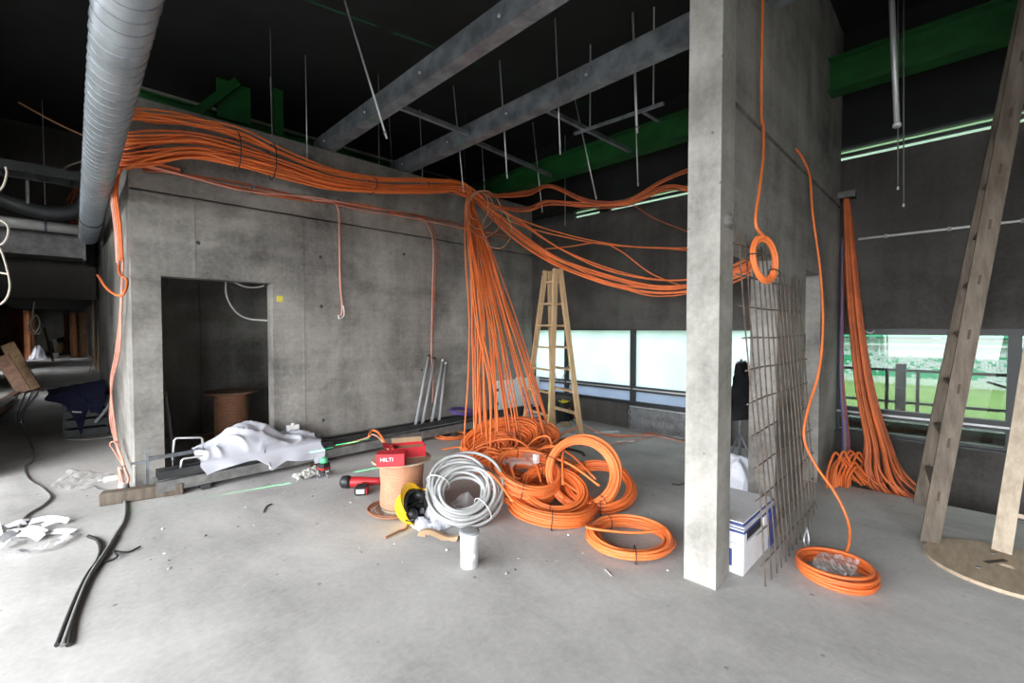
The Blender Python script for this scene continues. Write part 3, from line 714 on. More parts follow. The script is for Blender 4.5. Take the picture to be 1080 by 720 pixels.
def coil(name, c, rad, nrm, turns, wr_, hr_, seed, m, label, r=.0105, squash=1.0, axis=None, wob=.02, tail=None, tie=True, cat='cable coil', zmin=None):
    P = coil_pts(c, rad, nrm, turns, wr_, hr_, seed, squash, axis, wob)
    if tail: P = P+smooth([P[-1]]+[Vector(t) for t in tail], 8)[1:]
    if zmin is not None:
        for p in P: p.z = max(p.z, zmin+r)
    o = thing(name, label, cat, c)
    w = MB().tube([p-Vector(c) for p in P], r, 6).build('winding', m, o)
    if tie:
        for k in range(2):
            i = 7+k*17; base = Vector((0, 0, 0))
            n = Vector(nrm).normalized(); e1 = Vector(axis) if axis else Vector((1,0,0)); e1 = (e1-n*e1.dot(n)).normalized(); e2 = n.cross(e1)
            t = 1.2+k*2.6; rad_d = e1*math.cos(t)+e2*math.sin(t)*squash; pc = rad_d*rad; rd_ = rad_d.normalized()
            MB().tube([pc+rd_*((wr_+.018)*math.cos(s))+n*((hr_+.018)*math.sin(s)) for s in [2*math.pi*j/14 for j in range(14)]], .004, 5, True).build('tie', 'dark_plastic' if m != 'grey_conduit' else 'white_plastic', o)
    return o
fc_ = atz(664, 573)
coil('cable_coil', fc_+Vector((0, 0, .055)), .275, (0, 0, 1), 20, .045, .042, 1, 'orange_c', 'round orange cable coil lying flat and apart on the floor', axis=(1, 0, 0), tail=[fc_+Vector((-.2, .25, .11)), fc_+Vector((-.05, 0, .10)), fc_+Vector((.12, -.14, .10)), fc_+Vector((.24, -.17, .10))], zmin=0)
b2 = atz(590, 541)
coil('cable_coil', b2+Vector((-.02, .05, .07)), .34, (.05, -.05, 1), 36, .055, .06, 2, 'orange_a', 'wide orange cable coil lowest in the stack beneath the tilted ones', zmin=0)
b1 = atz(560, 532)
coil('cable_coil', b1+Vector((.0, .06, .24)), .28, (-.12, -.34, 1), 44, .022, .12, 3, 'orange_c', 'tight deep orange cable coil with clear wrap resting tilted beside the grey coil', zmin=.0)
b3 = atz(575, 541)
coil('cable_coil', b3+Vector((.12, .02, .16)), .27, (-.25, -.35, 1), 34, .035, .07, 4, 'orange_a', 'orange cable coil tilted between the deep coil and the upright hoop', zmin=.0)
b4 = atz(622, 538)
coil('cable_coil', b4+Vector((.05, .12, .30)), .30, (-.70, -.55, .50), 34, .035, .06, 5, 'orange_c', 'orange cable coil standing nearly upright like a hoop', axis=(0, 0, 1), zmin=.0)
coil('cable_coil', b4+Vector((.22, .05, .15)), .29, (-.3, -.2, .9), 26, .04, .06, 6, 'orange_b', 'orange cable coil half hidden behind the upright hoop', zmin=.0)
h1 = atz(528, 488)
coil('cable_coil', h1+Vector((.1, .1, .24)), .44, (-.35, -.55, .75), 46, .08, .08, 7, 'orange_a', 'large loose orange skein under the falling cables, leaning to the floor', squash=.5, axis=(1, -.3, 0), wob=.06, zmin=.0, tie=False)
h2 = atz(556, 484)
coil('cable_coil', h2+Vector((.0, .15, .24)), .46, (-.2, -.5, .80), 46, .09, .08, 8, 'orange_c', 'large loose orange skein spread towards the wooden step ladder', squash=.48, axis=(1, -.55, 0), wob=.07, zmin=.0, tie=False)
h3 = atz(570, 505)
coil('cable_coil', h3+Vector((.05, .12, .12)), .34, (-.1, -.2, .95), 18, .06, .06, 9, 'orange_b', 'loose orange coil pressed flat behind the deep wrapped coil', squash=.8, axis=(1, -.3, 0), wob=.05, zmin=.0, tie=False)
h4 = atz(540, 482)
coil('cable_coil', h4+Vector((0, 0, .12)), .36, (-.05, -.15, 1), 36, .11, .08, 10, 'orange_a', 'thick flat orange skein at the bottom of the heap under the falling cables', squash=.75, axis=(1, -.4, 0), wob=.06, zmin=.0, tie=False)
h5 = atz(518, 496)
coil('cable_coil', h5+Vector((.05, .05, .20)), .30, (-.45, -.55, .7), 26, .10, .06, 12, 'orange_b', 'loose orange skein leaning behind the grey conduit coil', squash=.5, axis=(1, -.2, .3), wob=.06, zmin=.0, tie=False)
for i in range(16):
    a = atz(rc.uniform(490, 575), rc.uniform(474, 500), rc.uniform(.05, .25)); b = atz(rc.uniform(530, 640), rc.uniform(490, 530), rc.uniform(.05, .3)); m = lerp(a, b, .5)+Vector((rc.uniform(-.2, .2), rc.uniform(-.2, .2), rc.uniform(.1, .3)))
    cable('loose_strand', [a, lerp(a, m, .5)+Vector((0, 0, .05)), m, lerp(m, b, .5)+Vector((0, 0, .05)), b], .0105, rc.choice(ORG), 'loose orange cable strand looping over the floor heap of coils', 'cable', 'loose strands over the heap', 6)
wrp = thing('plastic_wrap', 'clear torn plastic wrap on the deep orange coil', 'wrap', atz(560, 532)+Vector((0, .06, .30)))
MB().grid(16, 6, lambda a, b: (-.22+.44*a, -.05+.2*b+.05*math.sin(9*a), .09+.05*mnoise.noise((a*6, b*4, 2))), 0).build('film', 'film_clear', wrp)
MB().box(.07, .11, -.06, -.02, .06, .14).build('tag', 'white_paper', wrp)
# flat orange loops lying by the wall, purple ones on the tray
coil('cable_coil', atz(478, 461)+Vector((0, 0, .03)), .22, (0, 0, 1), 8, .05, .02, 21, 'orange_a', 'small flat orange coil on the floor beside the black channel', squash=.8, zmin=0, tie=False)
coil('cable_coil', Vector((4.45, 5.56, .30)), .20, (.1, -.2, 1), 8, .04, .02, 22, 'purple_cable', 'small purple cable coil lying on the black channel by the wall', squash=.7, tie=False, r=.008)
# grey conduit coil
g = atz(497, 553)
coil('conduit_coil', g+Vector((.05, .15, .235)), .235, (-.36, -.50, .78), 15, .085, .085, 31, 'grey_conduit', 'pale grey flexible conduit coil leaning beside the yellow helmet', r=.0145, axis=(0, 0, 1), wob=.06, cat='conduit coil', zmin=0)
# hanging coil and lead on the partition
hc = aty(807, 273, .90)
coil('cable_coil', hc, .135, (-.35, -.92, 0), 9, .014, .02, 41, 'orange_c', 'small orange coil hanging from a cable in front of the wire mesh', squash=.72, axis=(-.35, 0, 1), wob=.012, r=.0095)
cable('hanging_lead', [hc+Vector((-.02, 0, .135)), aty(797, 235, .92), aty(801, 200, .95), aty(805, 165, .98), aty(805, 130, 1.0), aty(803, 100, 1.0), Vector((aty(803, 100, 1.0).x, 1.0, 4.99))], .0095, 'orange_a', 'orange cable that carries the small hanging coil', 'cable')
kk = [(838, 158, 4.05), (846, 165, 3.95), (854, 186, 3.85), (857, 225, 3.8), (865, 285, 3.75), (868, 340, 3.65), (864, 390, 3.55), (852, 432, 3.45), (848, 462, 3.4), (860, 490, 3.35), (882, 522, 3.3), (895, 552, 3.22), (895, 575, 3.1), (885, 596, 3.0)]
cable('hanging_lead', [aty(836, 155, PY+.03), aty(840, 158, PY-.008), aty(846, 166, PY-.04)]+[atd(*q) for q in kk[2:]], .0095, 'orange_a', 'long orange cable swinging down past the wire mesh to the floor coil', 'cable')
lc = atz(880, 607)
coil('cable_coil', lc+Vector((0, 0, .05)), .20, (0, 0, 1), 12, .012, .045, 42, 'orange_b', 'orange cable coil on the floor at the foot of the wire mesh', zmin=0, tie=False)
ps = thing('plastic_wrap', 'crumpled clear plastic inside the floor coil by the wire mesh', 'wrap', lc+Vector((0, 0, .02)))
MB().grid(14, 14, lambda a, b: ((a-.5)*.3, (b-.5)*.22, .04+.06*abs(mnoise.noise((a*6, b*6, 4)))), 0, False).build('film', 'film_clear', ps)

# floor leads, left
fcb = [('floor_lead', [(28, 425), (22, 440), (36, 478), (26, 492), (30, 505), (45, 515), (53, 524), (45, 533), (30, 542), (22, 551), (20, 562)], .011, 'grey_cable', 'dark grey cable winding along the floor from the corridor'),
       ('floor_lead', [(93, 565), (103, 570), (106, 580), (102, 592), (92, 606), (80, 630), (60, 680)], .012, 'black_cable', 'black cable curving on the floor beside the white strips'),
       ('floor_lead', [(127, 514), (132, 530), (131, 548), (123, 562), (112, 580), (96, 604), (84, 630), (66, 680)], .012, 'grey_cable', 'grey cable running along the floor from the pale corner foot'),
       ('floor_lead', [(124, 565), (116, 578), (106, 594), (94, 612), (78, 650), (72, 680)], .011, 'black_cable', 'black cable lying against the grey floor cable')]
for nm, lst, r, m, lb in fcb: cable(nm, [atz(x, y, r) for x, y in lst], r, m, lb)
cable('wire_scrap', [atz(107, 593, .01), atz(118, 590, .01), atz(124, 586, .02), atz(120, 581, .02), atz(135, 582, .01), atz(148, 576, .01)], .007, 'black_cable', 'short dark twisted wire scrap on the floor beside the grey cable', 'wire')
cable('wire_scrap', [atz(98, 512, .01), atz(105, 516, .01), atz(118, 518, .01), atz(128, 513, .02)], .006, 'grey_cable', 'thin grey wire on the clear sheet by the pale corner', 'wire')
for k, lst in enumerate(([(605, 442, .15), (630, 455, .01), (660, 459, .01), (690, 459, .01), (722, 466, .01)], [(600, 430, .3), (618, 450, .02), (650, 460, .01), (700, 456, .01), (730, 460, .01)], [(615, 470, .01), (650, 467, .01), (680, 462, .01), (700, 457, .01)])):
    cable('floor_lead', [atz(x, y, z+.01) for x, y, z in lst], .009, ['pink_cable', 'orange_b', 'pink_cable'][k], ['pink cable on the floor along the parapet towards the column', 'orange cable trailing from the step ladder along the parapet', 'short pink cable on the floor in front of the wire tray'][k])
for k in range(3):
    cable('floor_lead', [atz(548+k*3, 400+k*8, .7), atz(555+k*3, 430+k*3, .35), atz(575-k*4, 452, .1), atz(575-k*5, 472+k*5, .05), atz(585, 485, .02)], .007, 'purple_cable', 'thin purple cable drooping beside the step ladder to the heap', 'cable', 'purple cables at the heap')
# ================================================================== LADDERS
def stile_mb(p, q, wide_dir, wide, thick):
    p = Vector(p); q = Vector(q); d = (q-p).normalized(); a = Vector(wide_dir); a = (a-d*a.dot(d)).normalized(); b = d.cross(a)
    v = []
    for e in (p, q):
        for (i, j) in ((-1,-1),(1,-1),(1,1),(-1,1)): v.append(e+a*(i*wide/2)+b*(j*thick/2))
    return MB().add(v, BOXF)
def ladder_section(root, f1, f2, t1, t2, nr, m, wide, thick, rung_wd, z0=.25, dz=None, mort=False, face=None):
    f1, f2, t1, t2 = map(Vector, (f1, f2, t1, t2))
    nrm = (f2-f1).cross(t1-f1).normalized()
    for f, t in ((f1, t1), (f2, t2)):
        s = stile_mb(f, t, nrm, wide, thick).build('stile', m, root)
        if mort:
            ax = (f2-f1).normalized(); d = (t-f).normalized()
            k = 0; z = z0
            while z < t.z-.1:
                c = lerp(f, t, (z-f.z)/(t.z-f.z))
                MB().bar(c-d*.035-ax*(thick/2+.003), c+d*.035-ax*(thick/2+.003), .014, .006, tuple(ax)).build('mortise', 'wood_dark', s)
                z += dz
    z = z0
    while z < t1.z-.06:
        k = (z-f1.z)/(t1.z-f1.z); a = lerp(f1, t1, k); b = lerp(f2, t2, k)
        stile_mb(a, b, nrm, rung_wd, .028).build('rung', m, root); z += dz
mat('wood_dark', (.07, .05, .035), .9)
# step ladder in the middle of the room (feet measured on the floor)
L1, L2, S2 = Vector((5.15, 4.88, 0)), Vector((4.98, 4.20, 0)), Vector((5.48, 4.02, 0)); S1 = L1+(S2-L2)
C0 = (L1+L2+S1+S2)/4
ld = thing('step_ladder', 'pale new wooden double step ladder standing before the frosted windows', 'ladder', C0)
wv = (L1-L2).normalized(); sv = (S2-L2).normalized(); HT = 2.5
def loc(v): return Vector(v)-C0
tl1, tl2 = wv*.13-sv*.03+Vector((0, 0, HT)), -wv*.13-sv*.03+Vector((0, 0, HT))
ladder_section(ld, loc(L1), loc(L2), tl1, tl2, 7, 'wood_pale', .075, .045, .065, .33, .33)
ladder_section(ld, loc(S1), loc(S2), tl1+sv*.08, tl2+sv*.08, 7, 'wood_pale', .075, .045, .065, .33, .33)
MB().bar(tl1-Vector((0, 0, .06))-sv*.05, tl1-Vector((0, 0, .06))+sv*.12, .012, .03).build('hinge', 'steel_mid', ld)
MB().bar(tl2-Vector((0, 0, .06))-sv*.05, tl2-Vector((0, 0, .06))+sv*.12, .012, .03).build('hinge', 'steel_mid', ld)
MB().tube(smooth([lerp(loc(L2), tl2, .45), (loc(L2)+loc(S2))*.25+Vector((0, 0, .8)), lerp(loc(S2), tl2+sv*.06, .45)], 6), .006, 5).build('stay_chain', 'steel_mid', ld)

# weathered ladder leaning on the dark beam
A1 = atz(980, 573); A2 = atz(971, 532)
dirn = atd(1066, 118, 3.27)-A1; k = 4.25/dirn.z
TA1 = A1+dirn*k; TA2 = Vector((TA1.x+.42, TA1.y+.02, 4.25))
wl2 = thing('wooden_ladder', 'weathered grey wooden ladder with slotted stiles leaning on a dark roof beam', 'ladder', A1)
ladder_section(wl2, A1-A1, A2-A1, TA1-A1, TA2-A1, 10, 'wood_grey', .108, .042, .05, .36, .40, True)

# round plywood flange on the floor, with a second ladder's foot on it
dc = atz(1062, 601)
df = thing('drum_flange', 'round plywood cable-drum flange lying on the floor under a ladder foot', 'flange', dc)
MB().disc(.41, 0, .022, n=48, hole=.04).build('disc', 'plywood', df)
for a in (0.3, 2.4, 4.5):
    MB().disc(.014, .022, .028, (.2*math.cos(a), .2*math.sin(a), 0), 8).build('bolt', 'steel_mid', df)
MB().bar((-.02, .1, .0225), (.12, .0, .0225), .03, .004).build('slot', 'wood_dark', df)
B1 = atz(1056, 582, .024)
l3 = thing('wooden_ladder', 'pale heavy wooden ladder with one foot on the round plywood flange', 'ladder', B1)
Lb = Vector((0, -.95, -.022))
mat('wood_grey2', (.50, .42, .325), .8, col2=(.35, .285, .21), vscale=3.2, stretch=(6, 6, .9), bump=.3)
ladder_section(l3, Vector((0,0,0)), Lb, Vector((1.62, -.44, 3.9)), Vector((1.62, -.62, 3.9)), 7, 'wood_grey2', .05, .10, .07, .25, .36)

# ================================================================== DOOR WALL FOOT: channels, sheet, tools
tb = thing('timber_beam', 'short squared timber lying under the end of the steel channels at the pale corner', 'timber', (.22, 5.52, 0), math.atan2(-.13, .5))
MB().bbox(0, .62, -.06, .06, 0, .11, .008).build('block', 'wood_grey', tb)
def channel(name, x0, x1, y, z, w, h, m, label, rz=0.0):
    r = thing(name, label, 'channel', (x0, y, z), rz); L = x1-x0
    MB().box(0, L, 0, w, 0, .012).build('base', m, r)
    MB().box(0, L, 0, .012, .012, h).build('side', m, r); MB().box(0, L, w-.012, w, .012, h).build('side', m, r)
    MB().box(0, L, .012, .04, h-.01, h).build('lip', m, r); MB().box(0, L, w-.04, w-.012, h-.01, h).build('lip', m, r)
    n = int(L/.9)
    for i in range(n): MB().box(.3+i*.9, .34+i*.9, .012, w-.012, .012, .03).build('rung', m, r)
    return r
for i in range(5):
    tag(MB().bbox(.95+i*1.05, 1.03+i*1.05, 5.30, 5.82, 0, .05, .004).build('support_block', 'wood_dark' if i % 2 else 'steel_dark'), 'dark block under the steel channels along the door wall', 'block', 'blocks under the channels')
channel('steel_channel', .60, 5.4, 5.32, .052, .22, .10, 'steel_mid', 'front grey steel channel on blocks along the foot of the door wall', math.radians(.6))
channel('steel_channel', 1.9, 6.1, 5.56, .052, .2, .16, 'steel_dark', 'long black steel channel lying closest to the door wall', 0.0)
channel('steel_channel', .62, 2.3, 5.35, .165, .17, .075, 'steel_dark', 'short dark channel stacked on the front grey one under the white sheet', math.radians(.4))
# galvanised wire brackets (bent rod frames)
for k, (a, b, c, d2, lb) in enumerate([((182, 485, 5.62), (184, 462, 5.62), (213, 461, 5.62), (214, 470, 5.62), 'bent galvanised rod bracket standing highest at the doorway sill'),
                                  ((190, 497, 5.44), (192, 484, 5.44), (217, 480, 5.44), (219, 492, 5.44), 'lower bent galvanised rod bracket at the open end of the white sheet')]):
    pts = [aty(*q) for q in (a, b, c, d2)]
    P = [pts[0], lerp(pts[0], pts[1], .9), pts[1]+(pts[2]-pts[1])*.06, lerp(pts[1], pts[2], .94), lerp(pts[2], pts[3], .15), pts[3]]
    o = thing('rod_bracket', lb, 'bracket'); MB().tube(P, .010, 7).build('bent_rod', 'galv_rod', o)
    MB().bar(pts[0]+Vector((0, 0, -.16)), pts[0], .02, .008).build('foot', 'galv', o)
    MB().bar(pts[3]+Vector((0, 0, -.12)), pts[3], .02, .008).build('foot', 'galv', o)
tr_ = thing('strut_rail', 'galvanised strut rail laid across the corner towards the doorway', 'rail', (0, 0, 0))
pA, pB = aty(155, 484, 5.55), aty(216, 474, 5.65)
MB().bar(pA, pB, .035, .035).build('rail', 'galv', tr_)
MB().bar(pA+Vector((0, 0, -.26)), pA+Vector((0, 0, .1)), .025, .025).build('upright', 'galv', tr_)
MB().bar(pB+Vector((0, .0, -.3)), pB, .02, .02).build('upright', 'galv', tr_)
MB().bar(pA+Vector((-.12, 0, -.02)), pA+Vector((.02, 0, -.02)), .02, .02).build('arm', 'galv', tr_)
lp = thing('leaning_pipe', 'thin grey pipe leaning inside the dark doorway beside the pale jamb', 'pipe')
MB().tube([aty(186, 500, 6.35), aty(174, 415, 6.5)], .018, 8).build('tube', 'grey_plastic', lp); MB().tube([aty(174.2, 417, 6.5), aty(173.8, 413, 6.5)], .022, 8).build('cap', 'steel_mid', lp)
# white plastic sheet over the channels
def sheet(a, b):
    # a along the wall; b from the front hem up over the channels to the back
    top = .285+.25*math.exp(-((a-.40)/.26)**2)+.05*math.exp(-((a-.86)/.1)**2)
    tri = max(0, 1-abs(a-.52)/.14)
    hem = .15+.06*math.sin(a*5)-.11*tri-.05*(a > .9)
    if b < .3:
        s_ = b/.3; z = lerp(hem, .275, s_); y = lerp(5.265-.03*tri, 5.30, s_)+.012*math.sin(a*23)*(1-s_)
    else:
        s_ = (b-.3)/.7; y = lerp(5.30, 5.82, s_)
        z = .275+(top-.275)*math.sin(min(1, s_*1.35)*math.pi/2)*(1 if s_ < .75 else lerp(1, .8, (s_-.75)/.25))
        rg = 1-abs(mnoise.noise((a*4.5+s_*1.8, s_*2.2-a*2, 4.2)))*2
        z += (.05*rg*rg*rg+.025*mnoise.noise((a*9, s_*6, 1)))*min(1, s_*4)
    x = lerp(.96, 2.16, a)+(.06*mnoise.noise((b*4, 1.7, 0)) if a < .5 else .08*mnoise.noise((b*5, 4.1, 0)))
    return (x, y, max(z, .012))
tag(MB().grid(80, 40, sheet, 0, True).build('plastic_sheet', 'film_white'), 'crumpled white plastic sheet draped over the channels before the doorway', 'sheet')
# small things at the wall foot
jb = thing('junction_box', 'small white box standing at the wall foot beside the white sheet', 'box', aty(309, 459, 5.74))
MB().bbox(-.07, .07, -.03, .03, 0, .13, .008).build('body', 'white_plastic', jb); MB().disc(.02, .13, .15, n=10).build('spout', 'white_plastic', jb)
for k, (px, py) in enumerate([(318, 470), (325, 472), (336, 468)]):
    cl = thing('pipe_clamp', 'grey metal pipe clamp lying on the channel by the wall foot', 'clamp', aty(px, py, 5.7), k*.7, 'clamps at the wall foot')
    MB().tube([(.05*math.cos(t), 0, .07+.05*math.sin(t)) for t in [math.pi*(.1+.2*i) for i in range(8)]], .009, 5).build('band', 'steel_mid', cl)
    MB().box(-.05, .05, -.02, .02, 0, .02).build('foot', 'steel_mid', cl)
    MB().tube([(-.04, 0, .07), (-.07, 0, .13)], .008, 5).build('bolt', 'galv', cl)
cable('orange_tail', [aty(322, 480, 5.5), aty(360, 470, 5.5), aty(388, 461, 5.45), aty(392, 458, 5.35), aty(398, 460, 5.1), aty(404, 466, 4.6)], .012, 'pink_cable', 'pinkish cable lying on the channels with an orange hook end', 'cable')
for k, (bx, by, tx, ty, tipm) in enumerate([(438, 450, 452.5, 374, 'dark_plastic'), (445, 449, 458.5, 377, 'dark_plastic'), (455, 447, 467, 379, 'white_plastic'), (463, 446, 470, 382, 'white_plastic')]):
    tp = thing('light_tube', 'grey tube with a %s tip leaning on the door wall, %s of its pair' % ('black' if k < 2 else 'white', ['taller', 'shorter', 'taller', 'shorter'][k]), 'tube')
    b = aty(bx, by, 5.66); t = aty(tx, ty, 5.87)
    MB().tube([b, lerp(b, t, .97)], .022, 10).build('tube', 'grey_plastic', tp); MB().tube([lerp(b, t, .97), t], .019, 10).build('tip', tipm, tp)
    MB().tube([lerp(b, t, .02), lerp(b, t, .05)], .024, 10).build('sleeve', 'grey_plastic', tp)
wpn = thing('wallboard_sheet', 'white flat panel leaning on the wall behind the falling cables', 'panel', aty(544, 433, 5.72), 0)
def pan(a, b): return None
pm = MB(); v = []
x0 = aty(524, 430, 5.72).x-wpn.location.x; x1 = aty(568, 430, 5.72).x-wpn.location.x
pm.bar((x0, 0, .30), (x1, 0, .30), .035, .56).build('board', 'white_plastic', wpn)
for zz in (.16, .40): MB().box(x0-.02, x0+.01, -.03, .03, zz, zz+.05).build('bracket', 'dark_plastic', wpn)
MB().box(x0+.5, x0+.6, -.02, .02, .58, .61).build('lug', 'white_plastic', wpn)
pl = thing('paper_bundle', 'crumpled pale paper on the floor at the channel end beside the laser', 'paper', atz(327, 503))
MB().grid(14, 8, lambda a, b: (-.16+.34*a, -.08+.17*b, .02+.06*abs(mnoise.noise((a*5, b*5, 7)))+.04*math.sin(3*a)*b), 0, False).build('sheet', 'paper_grey', pl)

# laser level
lz = atz(342, 503)
ll = thing('laser_level', 'small laser level with a green top standing on the floor', 'laser level', lz, .3)
MB().bbox(-.05, .05, -.045, .045, .05, .16, .012).build('body', 'dark_plastic', ll)
MB().bbox(-.052, .052, -.047, .047, .085, .115, .008).build('grip_band', 'red_plastic', ll)
MB().lathe([(.001, .215), (.034, .21), (.042, .19), (.042, .16), (.001, .16)], (0, 0, 0), 18).build('turret', 'screen_green', ll)
for a in (.5, 2.6, 4.7): MB().tube([(0.03*math.cos(a), .03*math.sin(a), .055), (.06*math.cos(a), .06*math.sin(a), 0)], .008, 6).build('leg', 'galv', ll)
MB().box(-.02, .02, -.05, -.045, .06, .08).build('display', 'white_plastic', ll)
lt = bpy.data.lights.new('laser_beam', 'POINT'); lt.shadow_soft_size = 0.0; lt.energy = 1.0; lt.color = (.05, 1, .35); lt.use_nodes = True
nt = lt.node_tree; em = nt.nodes['Emission']
tc = nt.nodes.new('ShaderNodeTexCoord'); 
def dotn(v):
    d = nt.nodes.new('ShaderNodeVectorMath'); d.operation = 'DOT_PRODUCT'; d.inputs[1].default_value = v
    nt.links.new(tc.outputs['Normal'], d.inputs[0])
    a = nt.nodes.new('ShaderNodeMath'); a.operation = 'ABSOLUTE'; nt.links.new(d.outputs['Value'], a.inputs[0])
    c = nt.nodes.new('ShaderNodeMath'); c.operation = 'LESS_THAN'; nt.links.new(a.outputs[0], c.inputs[0]); c.inputs[1].default_value = .0028
    return c.outputs[0]
tgt = atx(655, 300, WX); dv = Vector((tgt.x-lz.x, tgt.y-lz.y, 0)).normalized()
n1 = dotn((-dv.y, dv.x, 0)); n2 = dotn((0, .129, .9917))
fd = nt.nodes.new('ShaderNodeVectorMath'); fd.operation = 'DOT_PRODUCT'; fd.inputs[1].default_value = (.45, .893, 0); nt.links.new(tc.outputs['Normal'], fd.inputs[0])
fg = nt.nodes.new('ShaderNodeMath'); fg.operation = 'GREATER_THAN'; nt.links.new(fd.outputs['Value'], fg.inputs[0]); fg.inputs[1].default_value = .9
fm = nt.nodes.new('ShaderNodeMath'); fm.operation = 'MULTIPLY'; nt.links.new(fg.outputs[0], fm.inputs[0]); nt.links.new(n2, fm.inputs[1]); n2 = fm.outputs[0]
ad = nt.nodes.new('ShaderNodeMath'); ad.operation = 'ADD'; nt.links.new(n1, ad.inputs[0]); nt.links.new(n2, ad.inputs[1])
ml = nt.nodes.new('ShaderNodeMath'); ml.operation = 'MULTIPLY'; ml.inputs[1].default_value = 800.0; nt.links.new(ad.outputs[0], ml.inputs[0])
nt.links.new(ml.outputs[0], em.inputs['Strength'])
lo = bpy.data.objects.new('laser_beam', lt); COL.objects.link(lo); lo.location = (lz.x, lz.y, .235)

# power tool
pt = thing('power_tool', 'red cordless power tool with a black round head lying on the floor', 'power tool', atz(385, 514), math.radians(-38))
Mx = Matrix.Rotation(math.pi/2, 3, 'Y')
MB().lathe([(.001, -.24), (.03, -.24), (.06, -.22), (.066, -.17), (.055, -.14), (.001, -.14)], (0, 0, .066), 20, Mx).build('head', 'dark_plastic', pt)
MB().lathe([(.05, -.15), (.054, -.08), (.045, .02), (.036, .10), (.034, .19), (.001, .20)], (0, 0, .062), 16, Mx).build('housing', 'red_plastic', pt)
MB().bbox(-.02, .02, -.13, -.03, .03, .075, .012).build('handle', 'red_plastic', pt)
bt = MB().bbox(-.055, .06, -.24, -.12, .004, .085, .012).build('battery', 'dark_plastic', pt)
MB().box(-.035, .04, -.2415, -.24, .025, .065).build('label_plate', 'white_plastic', bt)
MB().bbox(.045, .065, -.235, -.125, .012, .078, .006).build('battery_latch', 'red_plastic', pt)
# drum with cartons
dr = atz(424, 533)
dm = thing('cable_drum', 'low cable drum wound with brown cable under the red cartons', 'cable drum', dr)
MB().disc(.262, .425, .44, n=40).build('flange', 'plywood', dm)
MB().disc(.185, 0, .014, n=32).build('flange', 'plywood', dm)
MB().lathe([(.17, .014), (.17, .425)], (0, 0, 0), 28).build('core', 'cardboard', dm)
wp_ = []
for i in range(24*30):
    a = 2*math.pi*i/30; wp_.append((( .182+.004*math.sin(i*.013))*math.cos(a), (.182+.004*math.sin(i*.013))*math.sin(a), .026+i/(24*30)*.385))
mat('brown_light', (.46, .235, .14), .6, var=.12, vscale=6); MB().tube(wp_, .0098, 6).build('winding', 'brown_light', dm)
coil('cable_coil', dr+Vector((-.10, -.06, .022)), .22, (0, 0, 1), 4, .04, .012, 51, 'brown_cable', 'loose turns of brown cable on the floor round the low drum', tail=[atz(430, 553, .01), atz(420, 560, .01), atz(406, 567, .01)], r=.0085, wob=.05, zmin=0, tie=False)
zt = .44+dr.z
def carton(c, rz, sx, sy, sz, label, open_top):
    r = thing('carton', label, 'carton', c, rz)
    w = .004
    MB().box(-sx, sx, -sy, sy, 0, w).build('bottom', 'cardboard', r)
    for (x0, x1, y0, y1) in ((-sx, sx, -sy, -sy+w), (-sx, sx, sy-w, sy), (-sx, -sx+w, -sy, sy), (sx-w, sx, -sy, sy)): MB().box(x0, x1, y0, y1, w, sz).build('side', 'red_card', r)
    if open_top:
        MB().box(-sx+.005, sx-.005, -sy+.005, sy-.005, .012, sz*.72).build('cardboard_insert', 'cardboard', r)
        MB().bar((-sx, -sy, sz), (-sx-.05, -sy, sz+.04), .004, .004).build('flap_edge', 'red_card', r)
        v = [(-sx, -sy, sz), (-sx, sy, sz), (-sx-.09, sy, sz+.015), (-sx-.09, -sy, sz+.015)]
        MB().add(v+[(x, y, z+.004) for x, y, z in v], BOXF).build('flap', 'red_card', r)
        v = [(-sx, sy, sz), (sx, sy, sz), (sx, sy+.05, sz+.03), (-sx, sy+.05, sz+.03)]
        MB().add(v+[(x, y, z+.004) for x, y, z in v], BOXF).build('flap', 'cardboard', r)
    else:
        MB().box(-sx-.002, sx+.002, -sy-.002, sy+.002, sz, sz+.005).build('lid', 'red_card', r)
    return r
cz = lambda px, py: atz(px, py, .44)
c1 = carton(cz(413, 490)+Vector((0, 0, 0)), math.radians(-38), .115, .07, .105, 'small closed red carton with white lettering on the drum', False)
c2 = carton(cz(430, 481)+Vector((.03, .03, 0)), math.radians(-24), .14, .10, .095, 'open red carton with bare cardboard inside on the drum', True)
fcv = bpy.data.curves.new('lettering', 'FONT'); fcv.body = 'HILTI'; fcv.size = .045; fcv.extrude = .0006; fcv.align_x = 'CENTER'; fcv.space_character = 1.05
to = bpy.data.objects.new('lettering_tmp', fcv); COL.objects.link(to)
me = bpy.data.meshes.new_from_object(to.evaluated_get(bpy.context.evaluated_depsgraph_get())); bpy.data.objects.remove(to)
me.materials.clear(); me.materials.append(MATS['white_paper'])
tx = bpy.data.objects.new('lettering', me); COL.objects.link(tx); tx.parent = c1; tx.location = (-.03, -.0712, .05); tx.rotation_euler = (math.pi/2, 0, 0)
cable('drum_tail', [cz(412, 478), cz(404, 468)+Vector((0, 0, .05)), cz(398, 462)+Vector((0, 0, .07)), cz(392, 460)+Vector((0, 0, .06)), cz(389, 464)+Vector((0, 0, .04))], .012, 'orange_a', 'orange cable end sticking up from the drum top behind the cartons', 'cable')
